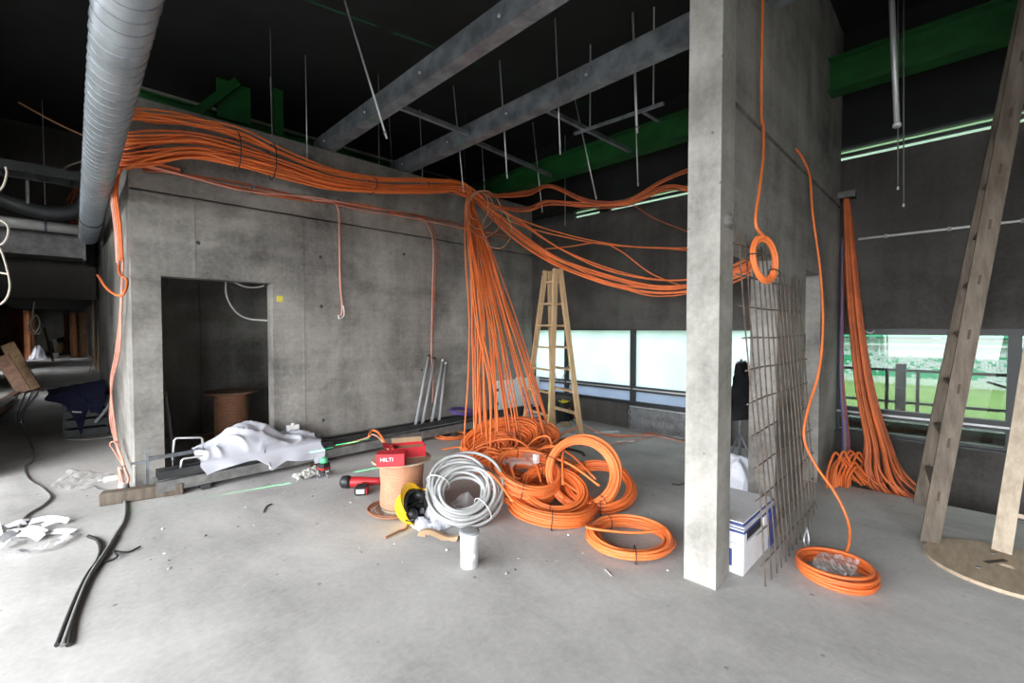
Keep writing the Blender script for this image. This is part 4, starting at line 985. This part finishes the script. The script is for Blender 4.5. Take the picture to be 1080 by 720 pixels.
# helmet
hp = atz(440, 549)-Vector((_f.x, _f.y, 0))*.05
HS = 1.18
hl = thing('safety_helmet', 'yellow safety helmet with black ear muffs tipped on its side', 'helmet', hp+Vector((0, 0, .14)))
hl.rotation_euler = Matrix(((0, 0, 0), (0, 0, 0), (0, 0, 0))).to_euler()
up = (-_r*.80+Vector((0, 0, -.26))+_f*.36).normalized()
xa = (_f*-.5+Vector((0, 0, .7))); xa = (xa-up*xa.dot(up)).normalized(); ya = up.cross(xa)
Rm = Matrix((xa, ya, up)).transposed(); hl.rotation_euler = Rm.to_euler(); hl.scale = (HS, HS, HS)
prof = [(.001, .15)]+[(.125*math.sin(t), .15*math.cos(t)) for t in [math.pi/2*i/9 for i in range(1, 10)]]+[(.138, -.012), (.134, -.016), (.118, 0)]+[(.118*math.sin(t), .142*math.cos(t)) for t in [math.pi/2*(9-i)/9 for i in range(1, 9)]]+[(.001, .142)]
MB().lathe(prof, (0, 0, 0), 28, Matrix.Diagonal((1.12, .95, 1))).build('shell', 'yellow_plastic', hl)
MB().grid(12, 4, lambda a, b: ((.135+.05*b*math.sin(math.pi*a))*math.cos((a-.5)*2.0)*1.1, (.13+.05*b*math.sin(math.pi*a))*math.sin((a-.5)*2.0)*.97, -.012-.012*b)).build('peak', 'yellow_plastic', hl)
MB().lathe([(.112*math.sin(t), .012+.112*math.cos(t)) for t in [math.pi/2*i/8 for i in range(9)]], (0, 0, 0), 20, Matrix.Diagonal((1.08, .93, 1))).build('liner', 'dark_plastic', hl)
for i in range(3):
    t = math.pi*i/3; MB().tube([(math.cos(t)*.112*math.cos(s), math.sin(t)*.1*math.cos(s), .01+.10*math.sin(s)) for s in [math.pi*k/10 for k in range(11)]], .011, 6).build('harness_strap', 'dark_plastic', hl)
MB().tube([(.116*math.cos(t), .1*math.sin(t), .0) for t in [2*math.pi*k/20 for k in range(20)]], .013, 6, True).build('head_band', 'dark_plastic', hl)
for s in (-1, 1):
    e = MB().lathe([(.001, .03), (.03, .028), (.04, .01), (.042, -.02), (.03, -.03), (.001, -.03)], (.02, s*.075, -.012), 16, Matrix.Rotation(math.pi/2, 3, 'X')).build('ear_muff', 'dark_plastic', hl)
    MB().tube([(.02, s*.118, .02), (.02, s*.125, -.02), (.02, s*.115, -.06)], .007, 6).build('muff_arm', 'yellow_plastic' if s > 0 else 'dark_plastic', hl)
# plastic bag, cardboard, white pipe stub, dark filling of the conduit coil
bgm = thing('plastic_bag', 'crumpled white plastic bag lying between the helmet and grey coil', 'bag', atz(462, 549))
MB().grid(22, 16, lambda a, b: ((a-.5)*.46, (b-.5)*.36, max(.006, .13*math.sin(math.pi*a)*math.sin(math.pi*b)+.09*mnoise.noise((a*6, b*6, 5)))), 0, False).build('film', 'film_white', bgm)
bg2 = thing('plastic_bag', 'crumpled clear plastic bag inside the grey conduit coil', 'bag', g+Vector((.12, .22, .0)))
MB().grid(18, 16, lambda a, b: ((a-.5)*.34, (b-.5)*.34, max(.006, .16*math.sin(math.pi*a)*math.sin(math.pi*b)+.05*mnoise.noise((a*5, b*5, 9)))), 0, True).build('film', 'film_clear', bg2)
cb = thing('cardboard_strip', 'folded brown cardboard strip on the floor before the plastic bag', 'cardboard', atz(463, 566), math.radians(-58))
MB().grid(10, 3, lambda a, b: ((a-.5)*.32, (b-.5)*.10, .012+.05*(1-abs(2*b-1))*.6+.02*math.sin(6*a)), 0, False).build('sheet', 'cardboard', cb)
MB().box(-.16, -.10, -.03, .03, .004, .03).build('tab', 'cardboard', cb)
ws = thing('pipe_stub', 'short upright white pipe closed with a grey cap', 'pipe', atz(495, 596))
MB().lathe([(.056, 0), (.06, 0), (.06, .20), (.064, .205), (.064, .235), (.056, .235)], (0, 0, 0), 28).build('pipe', 'white_plastic', ws)
MB().lathe([(.001, .243), (.05, .243), (.068, .240), (.070, .228), (.065, .226)], (0, 0, 0), 28).build('cap', 'grey_plastic', ws)
MB().bar((-.045, -.05, .04), (-.01, -.063, .10), .004, .02).build('torn_label', 'white_paper', ws)
# stakes and floor scraps
rs = random.Random(5)
for k in range(46):
    px, py = rs.uniform(60, 720), rs.uniform(505, 606)
    if 395 < px < 660 and py < 560: continue
    p = atz(px, py)
    s = rs.uniform(.006, .016)
    m = MB(); vs_ = []
    m.lathe([(.001, 0), (s, .001), (s*.8, s*.5), (.001, s*.7)], (0, 0, 0), 5, smooth=False)
    o = m.build('rubble_crumb', rs.choice(['concrete_pale', 'steel_mid', 'white_dust'])); o.location = p; o.rotation_euler = (0, 0, rs.uniform(0, 6)); o.scale = (1, rs.uniform(.5, 1), 1)
    tag(o, 'tiny crumb of rubble scattered on the concrete floor', 'rubble', 'rubble crumbs on the floor')
cable('wire_scrap', [atz(278, 540, .006), atz(281, 534, .006), atz(287, 531, .006)], .005, 'black_cable', 'short bent black wire scrap on open floor before the white sheet', 'wire')
cable('wire_scrap', [atz(638, 600, .006), atz(645, 607, .006)], .004, 'white_cable', 'short white wire scrap on the floor before the flat coil', 'wire')
cable('wire_scrap', [atz(709, 510, .006), atz(716, 511, .006), atz(724, 509, .006)], .005, 'black_cable', 'short black wire scrap on the floor beside the column', 'wire')
# ================================================================== BEHIND: doorway, windows, parapet
dd = Vector((1.62, 7.05, 0))
d2 = thing('cable_drum', 'dark brown cable drum standing inside the unlit doorway', 'cable drum', dd)
mat('wood_brown', (.16, .085, .05), .75, var=.3, vscale=6)
MB().disc(.32, .73, .755, n=40, hole=.04).build('flange', 'wood_brown', d2); MB().disc(.32, .13, .155, n=40).build('flange', 'wood_brown', d2)
MB().lathe([(.18, .155), (.18, .73)], (0, 0, 0), 28).build('core', 'wood_red', d2)
wq = [(.19*math.cos(2*math.pi*i/24), .19*math.sin(2*math.pi*i/24), .17+i/(24*22)*.54) for i in range(24*22)]
MB().tube(wq, .0125, 5).build('winding', 'brown_cable', d2)
pal = thing('pallet_base', 'low wooden base under the dark cable drum in the doorway', 'pallet', dd)
for k in range(3): MB().bbox(-.32, .32, -.30+k*.26, -.18+k*.26, .06, .128, .006).build('board', 'wood_brown', pal)
for k in range(2): MB().bbox(-.28+k*.46, -.18+k*.46, -.3, .34, 0, .06, .006).build('runner', 'wood_brown', pal)
for k, lst in enumerate(([(238, 296, 6.6), (239, 312, 6.6), (248, 328, 6.6), (262, 336, 6.6), (283, 338, 6.3)], [(247, 297, 6.4), (258, 302, 6.4), (270, 303, 6.4), (279, 301, 6.3)])):
    cable('white_loop', [aty(*q) for q in lst], .012, 'white_cable', ['long white cable loop hanging in the top of the dark doorway', 'short white cable loop close under the doorway lintel'][k])
tg = aty(295, 315, WY)
o = thing('tag_plate', 'small yellow tag stuck on the wall beside the doorway', 'tag', tg)
MB().bbox(-.035, .035, -.006, 0, -.035, .035, .003).build('plate', 'yellow_tag', o); MB().box(-.03, .03, -.0075, -.006, -.004, .004).build('stripe', 'paper_grey', o)

# wire cable tray standing against the parapet
wt = thing('wire_tray', 'galvanised wire mesh tray standing on edge against the parapet', 'wire tray', (WX-.12, 0, .02))
yA, yB = atx(664, 440, WX-.12).y, 2.2
MB().tube([(0, yA, .36), (0, yB, .36)], .006, 6).build('edge_wire', 'galv_rod', wt); MB().tube([(0, yA, 0), (0, yB, 0)], .006, 6).build('edge_wire', 'galv_rod', wt)
MB().box(.03, .04, yB, yA, 0, .37).build('back_sheet', 'steel_mid', wt)
nwr = 44
for k in range(nwr):
    y = lerp(yA, yB, k/(nwr-1))
    MB().tube([(-.005+.012*math.sin(i*1.3), y+.009*math.sin(i*1.57+k), .36*i/12) for i in range(13)], .006, 5).build('wire', 'galv', wt)
# litter round the step ladder
lit = [((600, 460), .30, .16, 'white_paper', 'white paper sheet on the floor under the step ladder', .4), ((640, 456), .36, .12, 'white_paper', 'long white paper sheet between the step ladder and wire tray', -.6), ((622, 467), .28, .14, 'paper_grey', 'grey paper sheet on the floor beside the step ladder foot', .2),
       ((572, 470), .30, .18, 'steel_mid', 'dark flat plate on the floor beside the step ladder foot', .7), ((660, 466), .22, .08, 'white_paper', 'small white paper scrap in front of the wire tray', -.7), ((558, 440), .45, .22, 'white_paper', 'white sheet on the floor at the wall corner behind the step ladder', .1), ((596, 447), .3, .2, 'cardboard', 'flat cardboard piece behind the step ladder', .9)]
for k, ((px, py), sx, sy, m, lb, rz) in enumerate(lit):
    c = atz(px, py, .004+.002*k)
    o = MB().grid(8, 5, lambda a, b, k=k, sx=sx, sy=sy: ((a-.5)*sx*(1+.2*b), (b-.5)*sy, .005+.02*abs(mnoise.noise((a*3, b*3, k)))), 0, False).build('paper_sheet' if m != 'steel_mid' else 'flat_plate', m)
    o.location = c; o.rotation_euler = (0, 0, rz); tag(o, lb, 'sheet' if m != 'steel_mid' else 'plate')
tag(MB().tube(smooth([atz(591, 473, .012), atz(603, 474, .012), atz(614, 477, .012), atz(616, 480, .012)], 4), .014, 6).build('rubber_strip', 'black_cable'), 'short black rubber strip on the floor beside the heap', 'strip')
bx = thing('rubbish_sack', 'dark sack with green wrapper in the corner behind the step ladder', 'sack', atz(586, 443))
MB().grid(16, 12, lambda a, b: ((a-.5)*.5, (b-.5)*.5, max(.005, .34*math.sin(math.pi*a)*math.sin(math.pi*b)+.08*mnoise.noise((a*5, b*5, 3)))), 0, True).build('bag', 'black_cloth', bx)
MB().grid(8, 6, lambda a, b: (.1+a*.2, -.1+b*.16, .31+.05*mnoise.noise((a*5, b*5, 1))), 0, False).build('wrapper', 'yellow_tag', bx)

# ================================================================== WIRE MESH AND THINGS BY THE PARTITION
wm = thing('wire_mesh', 'rusty reinforcing mesh panel leaning on the partition over both openings', 'wire mesh', (0, 0, 0))
def mp(x, z): return Vector((x, lerp(.83, 1.015, z/2.2)+.006*math.sin(7*x+3*z), z))
mesh_r = random.Random(9)
XS = [3.04+k*.107 for k in range(14)]
for k, x in enumerate(XS):
    top = (2.22 if k < 6 else 2.02)+mesh_r.uniform(-.05, .05); bot = .012 if k < 9 else lerp(.012, .12, (k-9)/5)
    n = 9; MB().tube([mp(x+.006*math.sin(j*.9+k), lerp(bot, top, j/(n-1)))+Vector((0, -.005, 0)) for j in range(n)], .0050, 6).build('bar', 'rebar', wm)
for j in range(11):
    z = .14+j*.2; x0 = 2.98+mesh_r.uniform(-.02, .04); x1 = 4.5+mesh_r.uniform(-.03, .05)
    if z > 2.0: x1 = 3.75
    MB().tube([mp(lerp(x0, x1, i/8), z+.004*math.sin(i+j))+Vector((0, .005, 0)) for i in range(9)], .0050, 6).build('bar', 'rebar', wm)
tw = thing('twisted_wire', 'twisted grey tie wire hanging at the foot of the wire mesh', 'wire')
MB().tube(smooth([aty(850, 555, .78), aty(853, 568, .76), aty(851, 580, .76), aty(846, 590, .74), aty(849, 604, .72)], 6), .007, 6).build('strand', 'galv_rod', tw)
MB().tube(smooth([aty(851, 556, .77), aty(848, 570, .77), aty(853, 582, .75), aty(848, 594, .73), aty(846, 606, .72)], 6), .006, 6).build('strand', 'galv_rod', tw)
# box of printed cartons inside the opening
bxo = thing('open_box', 'white and blue carton with a stack of printed sheets behind the wire mesh', 'carton', (3.42, 1.14, 0))
MB().bbox(-.34, .34, -.17, .17, 0, .20, .006).build('body', 'white_paper', bxo)
MB().bbox(.18, .345, -.175, .175, .0, .27, .004).build('blue_panel', 'blue_print', bxo)
MB().box(-.345, -.34, -.10, .10, .05, .16).build('front_print', 'blue_print', bxo)
MB().box(-.30, .16, -.155, .155, .20, .245).build('dark_gap', 'dark_plastic', bxo)  # dark slab stands for the shade in the gap under the sheets
for k in range(6): MB().box(-.33+.01*(k % 3), .33-.01*(k % 2), -.17+.006*(k % 3), .165, .27+k*.012, .279+k*.012).build('sheet', 'white_paper' if k % 2 else 'blue_print', bxo)
MB().box(-.32, -.26, -.165, .165, .2, .27).build('end_flap', 'white_paper', bxo); MB().box(.10, .18, -.165, .165, .2, .27).build('end_flap', 'white_paper', bxo)
sk = thing('dark_jacket', 'dark jacket hanging behind the column in the first opening', 'jacket', (4.80, 1.56, 0))
def jk(a, b):
    t = (a-.5)*2; w = lerp(.16, .30, (1-b)); z = lerp(.72, 1.26, b)
    return (t*w, .10*math.cos(t*1.5)*(1.2-b)+.03*mnoise.noise((a*5, b*5, 2)), z)
MB().grid(14, 12, jk).build('front', 'black_cloth', sk); MB().grid(14, 12, lambda a, b: (jk(a, b)[0], -jk(a, b)[1], jk(a, b)[2])).build('back', 'black_cloth', sk)
MB().grid(5, 10, lambda a, b: (.20+.12*(1-b)+.07*a, .05*math.sin(math.pi*a), lerp(.70, 1.2, b))).build('sleeve', 'navy_cloth', sk)
stn = thing('tripod_stand', 'thin metal stand that carries the dark jacket behind the column', 'stand', (4.80, 1.56, 0))
MB().tube([(0, 0, .30), (0, 0, 1.30)], .012, 8).build('pole', 'galv', stn)
for a in (.4, 2.5, 4.6): MB().tube([(0, 0, .55), (.28*math.cos(a), .28*math.sin(a), .005)], .011, 6).build('leg', 'galv', stn)
MB().tube([(-.14, 0, 1.27), (.14, 0, 1.27)], .010, 6).build('crossbar', 'galv', stn)
bk = thing('plastic_bag', 'white plastic bag on the floor behind the column under the dark jacket', 'bag', (4.42, 1.46, 0))
MB().grid(18, 14, lambda a, b: ((a-.5)*.42, (b-.5)*.5, max(.006, .42*math.sin(math.pi*a)**.7*math.sin(math.pi*b)**.7+.1*mnoise.noise((a*5, b*5, 6)))), 0, False).build('film', 'film_white', bk)

# ================================================================== LEFT FOREGROUND AND CORRIDOR
# strips of white plastic
sp = thing('plastic_strips', 'tangled white plastic strips on the floor at the corridor mouth', 'strips', atz(36, 569))
q = random.Random(4)
spec = [((-8, 566), (30, 560), .05), ((0, 560), (28, 553), .05), ((10, 556), (32, 549), .055), ((32, 553), (72, 552), .045), ((26, 561), (47, 566), .06), ((44, 557), (73, 549), .05), ((52, 563), (77, 563), .07), ((77, 564), (62, 575), .05), ((63, 573), (45, 582), .045), ((44, 581), (30, 585), .045), ((28, 584), (10, 585), .06), ((18, 571), (2, 580), .045), ((0, 574), (16, 564), .06), ((20, 566), (44, 570), .06), ((-6, 556), (-2, 570), .06)]
for k, (a, b, w) in enumerate(spec):
    pa, pb = atz(*a)-sp.location, atz(*b)-sp.location; d = (pb-pa); nn = Vector((-d.y, d.x, 0)).normalized(); tw_ = q.uniform(.1, .8); hz = q.uniform(.005, .03)
    MB().grid(7, 1, lambda s, t: pa+d*s+(nn*math.cos(tw_)+Vector((0, 0, 1))*math.sin(tw_))*((t-.5)*w)+Vector((0, 0, .008+hz*math.sin(math.pi*s)+.5*w*math.sin(tw_))), 0, True).build('strip', 'white_paper', sp)
cs = MB().grid(18, 12, lambda a, b: tuple(lerp(lerp(atz(52, 515), atz(74, 495), b), lerp(atz(88, 519), atz(121, 501), b), a)+Vector((.02*mnoise.noise((a*4, b*4, 1)), .02*mnoise.noise((a*4, b*4, 2)), .008+.05*abs(mnoise.noise((a*4, b*4, 3)))))), 0, False)
tag(cs.build('clear_sheet', 'film_clear'), 'clear crumpled plastic sheet flat on the floor at the pale corner', 'sheet')
wb = thing('white_plug', 'small white plug lying between the clear sheet and pale corner', 'plug', atz(117, 507))
MB().bbox(-.06, .06, -.03, .03, 0, .05, .012).build('body', 'white_plastic', wb); MB().tube([(-.06, 0, .025), (-.1, .01, .025)], .008, 6).build('cord_end', 'white_cable', wb)

# dark clothing over a crate in the corridor
J = atz(98, 459)
cr = thing('crate', 'dark crate against the corridor wall under the navy clothing', 'crate', J+Vector((-.06, .16, 0)), .0)
for k in range(4):
    MB().bbox(-.24, .24, -.25, -.23, .02+k*.14, .13+k*.14, .004).build('slat', 'steel_dark', cr); MB().bbox(-.26, -.24, -.23, .25, .02+k*.14, .13+k*.14, .004).build('slat', 'steel_dark', cr)
    MB().bbox(.24, .26, -.23, .25, .02+k*.14, .13+k*.14, .004).build('slat', 'steel_dark', cr); MB().bbox(-.24, .24, .23, .25, .02+k*.14, .13+k*.14, .004).build('slat', 'steel_dark', cr)
MB().box(-.24, .24, -.23, .23, .02, .04).build('bottom', 'wood_brown', cr)
for sx in (-1, 1):
    for sy in (-1, 1): MB().box(sx*.235-.018, sx*.235+.018, sy*.225-.018, sy*.225+.018, 0, .6).build('post', 'steel_dark', cr)
bdp = thing('board', 'short plank lying across the dark crate in the corridor', 'board', J+Vector((0, .16, .60)), -.25)
MB().bbox(-.42, .12, -.13, .13, 0, .03, .004).build('plank', 'wood_grey', bdp); MB().box(-.425, -.42, -.13, .13, 0, .03).build('sawn_end', 'white_dust', bdp)
cl2 = thing('work_clothing', 'navy blue work clothing draped over the crate in the corridor', 'clothing', J+Vector((0, .12, 0)))
def cloth(a, b):
    x = lerp(-.46, .14, a); e = mnoise.noise((a*5, b*5, 11))
    if b < .5:
        drop = b*2; fall = lerp(.22, .85, math.exp(-((a-.42)/.17)**2)) if a < .7 else lerp(.3, .45, a)
        z = .66-(1-drop)*fall*.72+.03*e; y = -.23-.05*math.sin(drop*3)+.05*e
    else:
        z = .66+.16*math.sin((b-.5)*2*math.pi)*(.4+.6*a)+.03*e; y = lerp(-.23, .22, (b-.5)*2)
    x += .06*mnoise.noise((a*3, b*4, 7)); return (x*(1.0 if b > .35 else lerp(.62, 1, b/.35)), y, max(z, .015))
MB().grid(30, 26, cloth).build('cloth', 'navy_cloth', cl2)
MB().grid(8, 2, lambda a, b: (-.22+.10*a, -.305+.01*a, .40-.02*a+.018*b)).build('reflective_stripe', 'frame_alu', cl2)
MB().tube(smooth([(.02, -.30, .22), (.12, -.33, .36), (.20, -.30, .50)], 5), .022, 6).build('strap', 'grey_plastic', cl2)
tb2 = thing('round_tray', 'shallow pale tub under the dark crate at the corridor wall', 'tub', J+Vector((.10, .02, 0)))
MB().lathe([(.001, .004), (.40, .004), (.44, .02), (.43, .024), (.39, .010), (.001, .010)], (0, 0, 0), 32).build('tub', 'paper_grey', tb2)

def plank(p, q, w, h, m, label, group=None, up=(0, 0, 1), nm='plank'):
    o = thing(nm, label, 'board', Vector(p), 0, group); MB().bar((0, 0, 0), Vector(q)-Vector(p), w, h, up).build('timber', m, o)
    MB().bar((Vector(q)-Vector(p))*.995, (Vector(q)-Vector(p))*1.001, w*.99, h*.99, up).build('sawn_end', 'wood_board', o); return o
pb = atz(36, 411); pt2 = atd(8, 363, (pb-CAM).dot(_f)*1.03)
plank(pb, pt2, .28, .05, 'wood_board', 'wide pale plank leaning at the corridor side', up=(0, 1, .2))
pb = atz(26, 414); pt2 = atd(2, 376, (pb-CAM).dot(_f)*1.02)
plank(pb, pt2, .26, .05, 'wood_brown', 'dark plank leaning behind the wide pale plank', up=(0, 1, .2))
# orange-brown formwork panels at the left side of the corridor
for k, (px, w) in enumerate([(4, .6), (13, .6), (20, .35), (27, .5), (33, .4)]):
    base = atz(px, 384+k*-1.5); d = (base-CAM).dot(_f)
    r = thing('formwork_panel', 'reddish wooden formwork panel standing at the corridor side', 'panel', base, .1, 'standing formwork panels')
    MB().bbox(-w/2, w/2, -.03, .03, 0, 2.55, .01).build('board', 'wood_red' if k % 2 else 'wood_brown', r)
    MB().bbox(-w/2+.05, -w/2+.14, -.08, -.03, .05, 2.5, .008).build('rib', 'wood_red', r)
    MB().bbox(w/2-.14, w/2-.05, -.08, -.03, .05, 2.5, .008).build('rib', 'wood_red', r)
# pale boards standing at the right side
for k, (px, py, tx, ty, w, m) in enumerate([(94, 395, 99, 372, .22, 'wood_pale'), (101, 391, 98, 314, .18, 'wood_pale'), (106, 391, 103, 316, .16, 'wood_board'), (103, 388, 106, 312, .12, 'wood_pale')]):
    b = atz(px, py); d = (b-CAM).dot(_f); t = atd(tx, ty, d*1.01)
    plank(b, t, w, .04, m, ['short pale board leaning low at the corridor wall', 'tall pale board standing at the corridor wall, bowed', 'tall brown board standing closest to the corridor wall', 'narrow tall pale board behind the others at the corridor wall'][k], up=(1, 0, 0))
for k, (px, dy) in enumerate([(80, 374), (88, 377)]):
    base = atz(px, dy); r = thing('formwork_panel', 'brown wooden formwork panel standing past the pale boards', 'panel', base, 0, 'panels past the pale boards')
    MB().bbox(-.5, .2, -.03, .03, 0, 2.5, .01).build('board', 'wood_brown', r); MB().bbox(-.4, -.25, -.09, -.03, .05, 2.45, .008).build('rib', 'wood_red', r)
# far heap of site rubble
q = random.Random(8)
hp_ = thing('debris_heap', 'dark heap of sheets and timber far down the corridor', 'debris', atz(68, 374))
for k in range(14):
    x, y, z = q.uniform(-.55, .1), q.uniform(-.6, .6), 0
    a = Vector((x, y, q.uniform(.0, .3))); b = a+Vector((q.uniform(-.5, .4), q.uniform(-.3, .3), q.uniform(.2, .9)))
    MB().bar(a, b, q.uniform(.08, .4), .03, (0, 1, .3)).build('board', q.choice(['wood_brown', 'steel_dark', 'wood_board', 'paper_grey']), hp_)
MB().grid(14, 8, lambda a, b: ((a-.62)*1.5, (b-.5)*1.2, max(.01, 1.1*math.sin(math.pi*a)*math.sin(math.pi*b)+.3*mnoise.noise((a*5, b*5, 2)))), 0, False).build('tarpaulin', 'steel_dark', hp_)
bg3 = thing('sheet_bundle', 'pale blue plastic bundle in front of the far debris heap', 'bundle', atz(40, 379))
MB().grid(12, 8, lambda a, b: ((a-.5)*.7, (b-.5)*.5, max(.01, .75*math.sin(math.pi*a)*math.sin(math.pi*b)+.15*mnoise.noise((a*5, b*5, 4)))), 0, False).build('film', 'film_white', bg3)
b = atz(56, 381); plank(b, atd(46, 345, (b-CAM).dot(_f)*1.01), .1, .04, 'wood_board', 'single pole-like board leaning beside the pale blue bundle', up=(0, 1, 0))
for k, (px, py) in enumerate([(57, 366), (53, 372)]):
    bc = thing('bucket', ['white bucket on the far debris heap', 'white bucket at the foot of the far debris heap'][k], 'bucket', atz(px+5, 372+5*k)+Vector((0, -.9-.4*k, 0)))
    MB().lathe([(.001, 0), (.13, 0), (.16, .30), (.165, .31), (.15, .30), (.12, .02)], (0, 0, 0), 18).build('pail', 'white_plastic', bc); MB().tube([(.16*math.cos(t), 0, .28-.14*math.sin(t)) for t in [math.pi*i/8 for i in range(9)]], .005, 5).build('handle', 'galv_rod', bc)
# boards lying along the left edge
for k, (a, b2_, m) in enumerate([((0, 424), (20, 412), 'wood_brown'), ((-10, 437), (14, 420), 'steel_mid'), ((-10, 446), (8, 432), 'wood_red')]):
    plank(atz(*a, .02)+Vector((0, 0, .03*k)), atz(*b2_, .02)+Vector((0, 0, .03*k)), .14, .04, m, ['dark brown board lying at the corridor side', 'grey metal board lying at the corridor side', 'reddish board lying at the corridor side'][k])
cable('corridor_loop', [atd(36, 318, 13), atd(34, 335, 13), atd(30, 345, 13), atd(36, 352, 13), atd(42, 342, 13), atd(38, 332, 13), atd(33, 342, 13), atd(40, 352, 13), atd(44, 345, 13)], .02, 'beige_cable', 'pale tangled cable hanging before the reddish formwork panels', 'cable')
for k in range(3):
    cable('corridor_wire', [atz(45-k*9, 404+k*4, .01), atz(38-k*8, 416+k*5, .01), atz(26-k*4, 432+k*3, .01), atz(24-k*3, 446, .01)], .008, 'black_cable', 'thin dark wire on the corridor floor', 'wire', 'wires on the corridor floor')
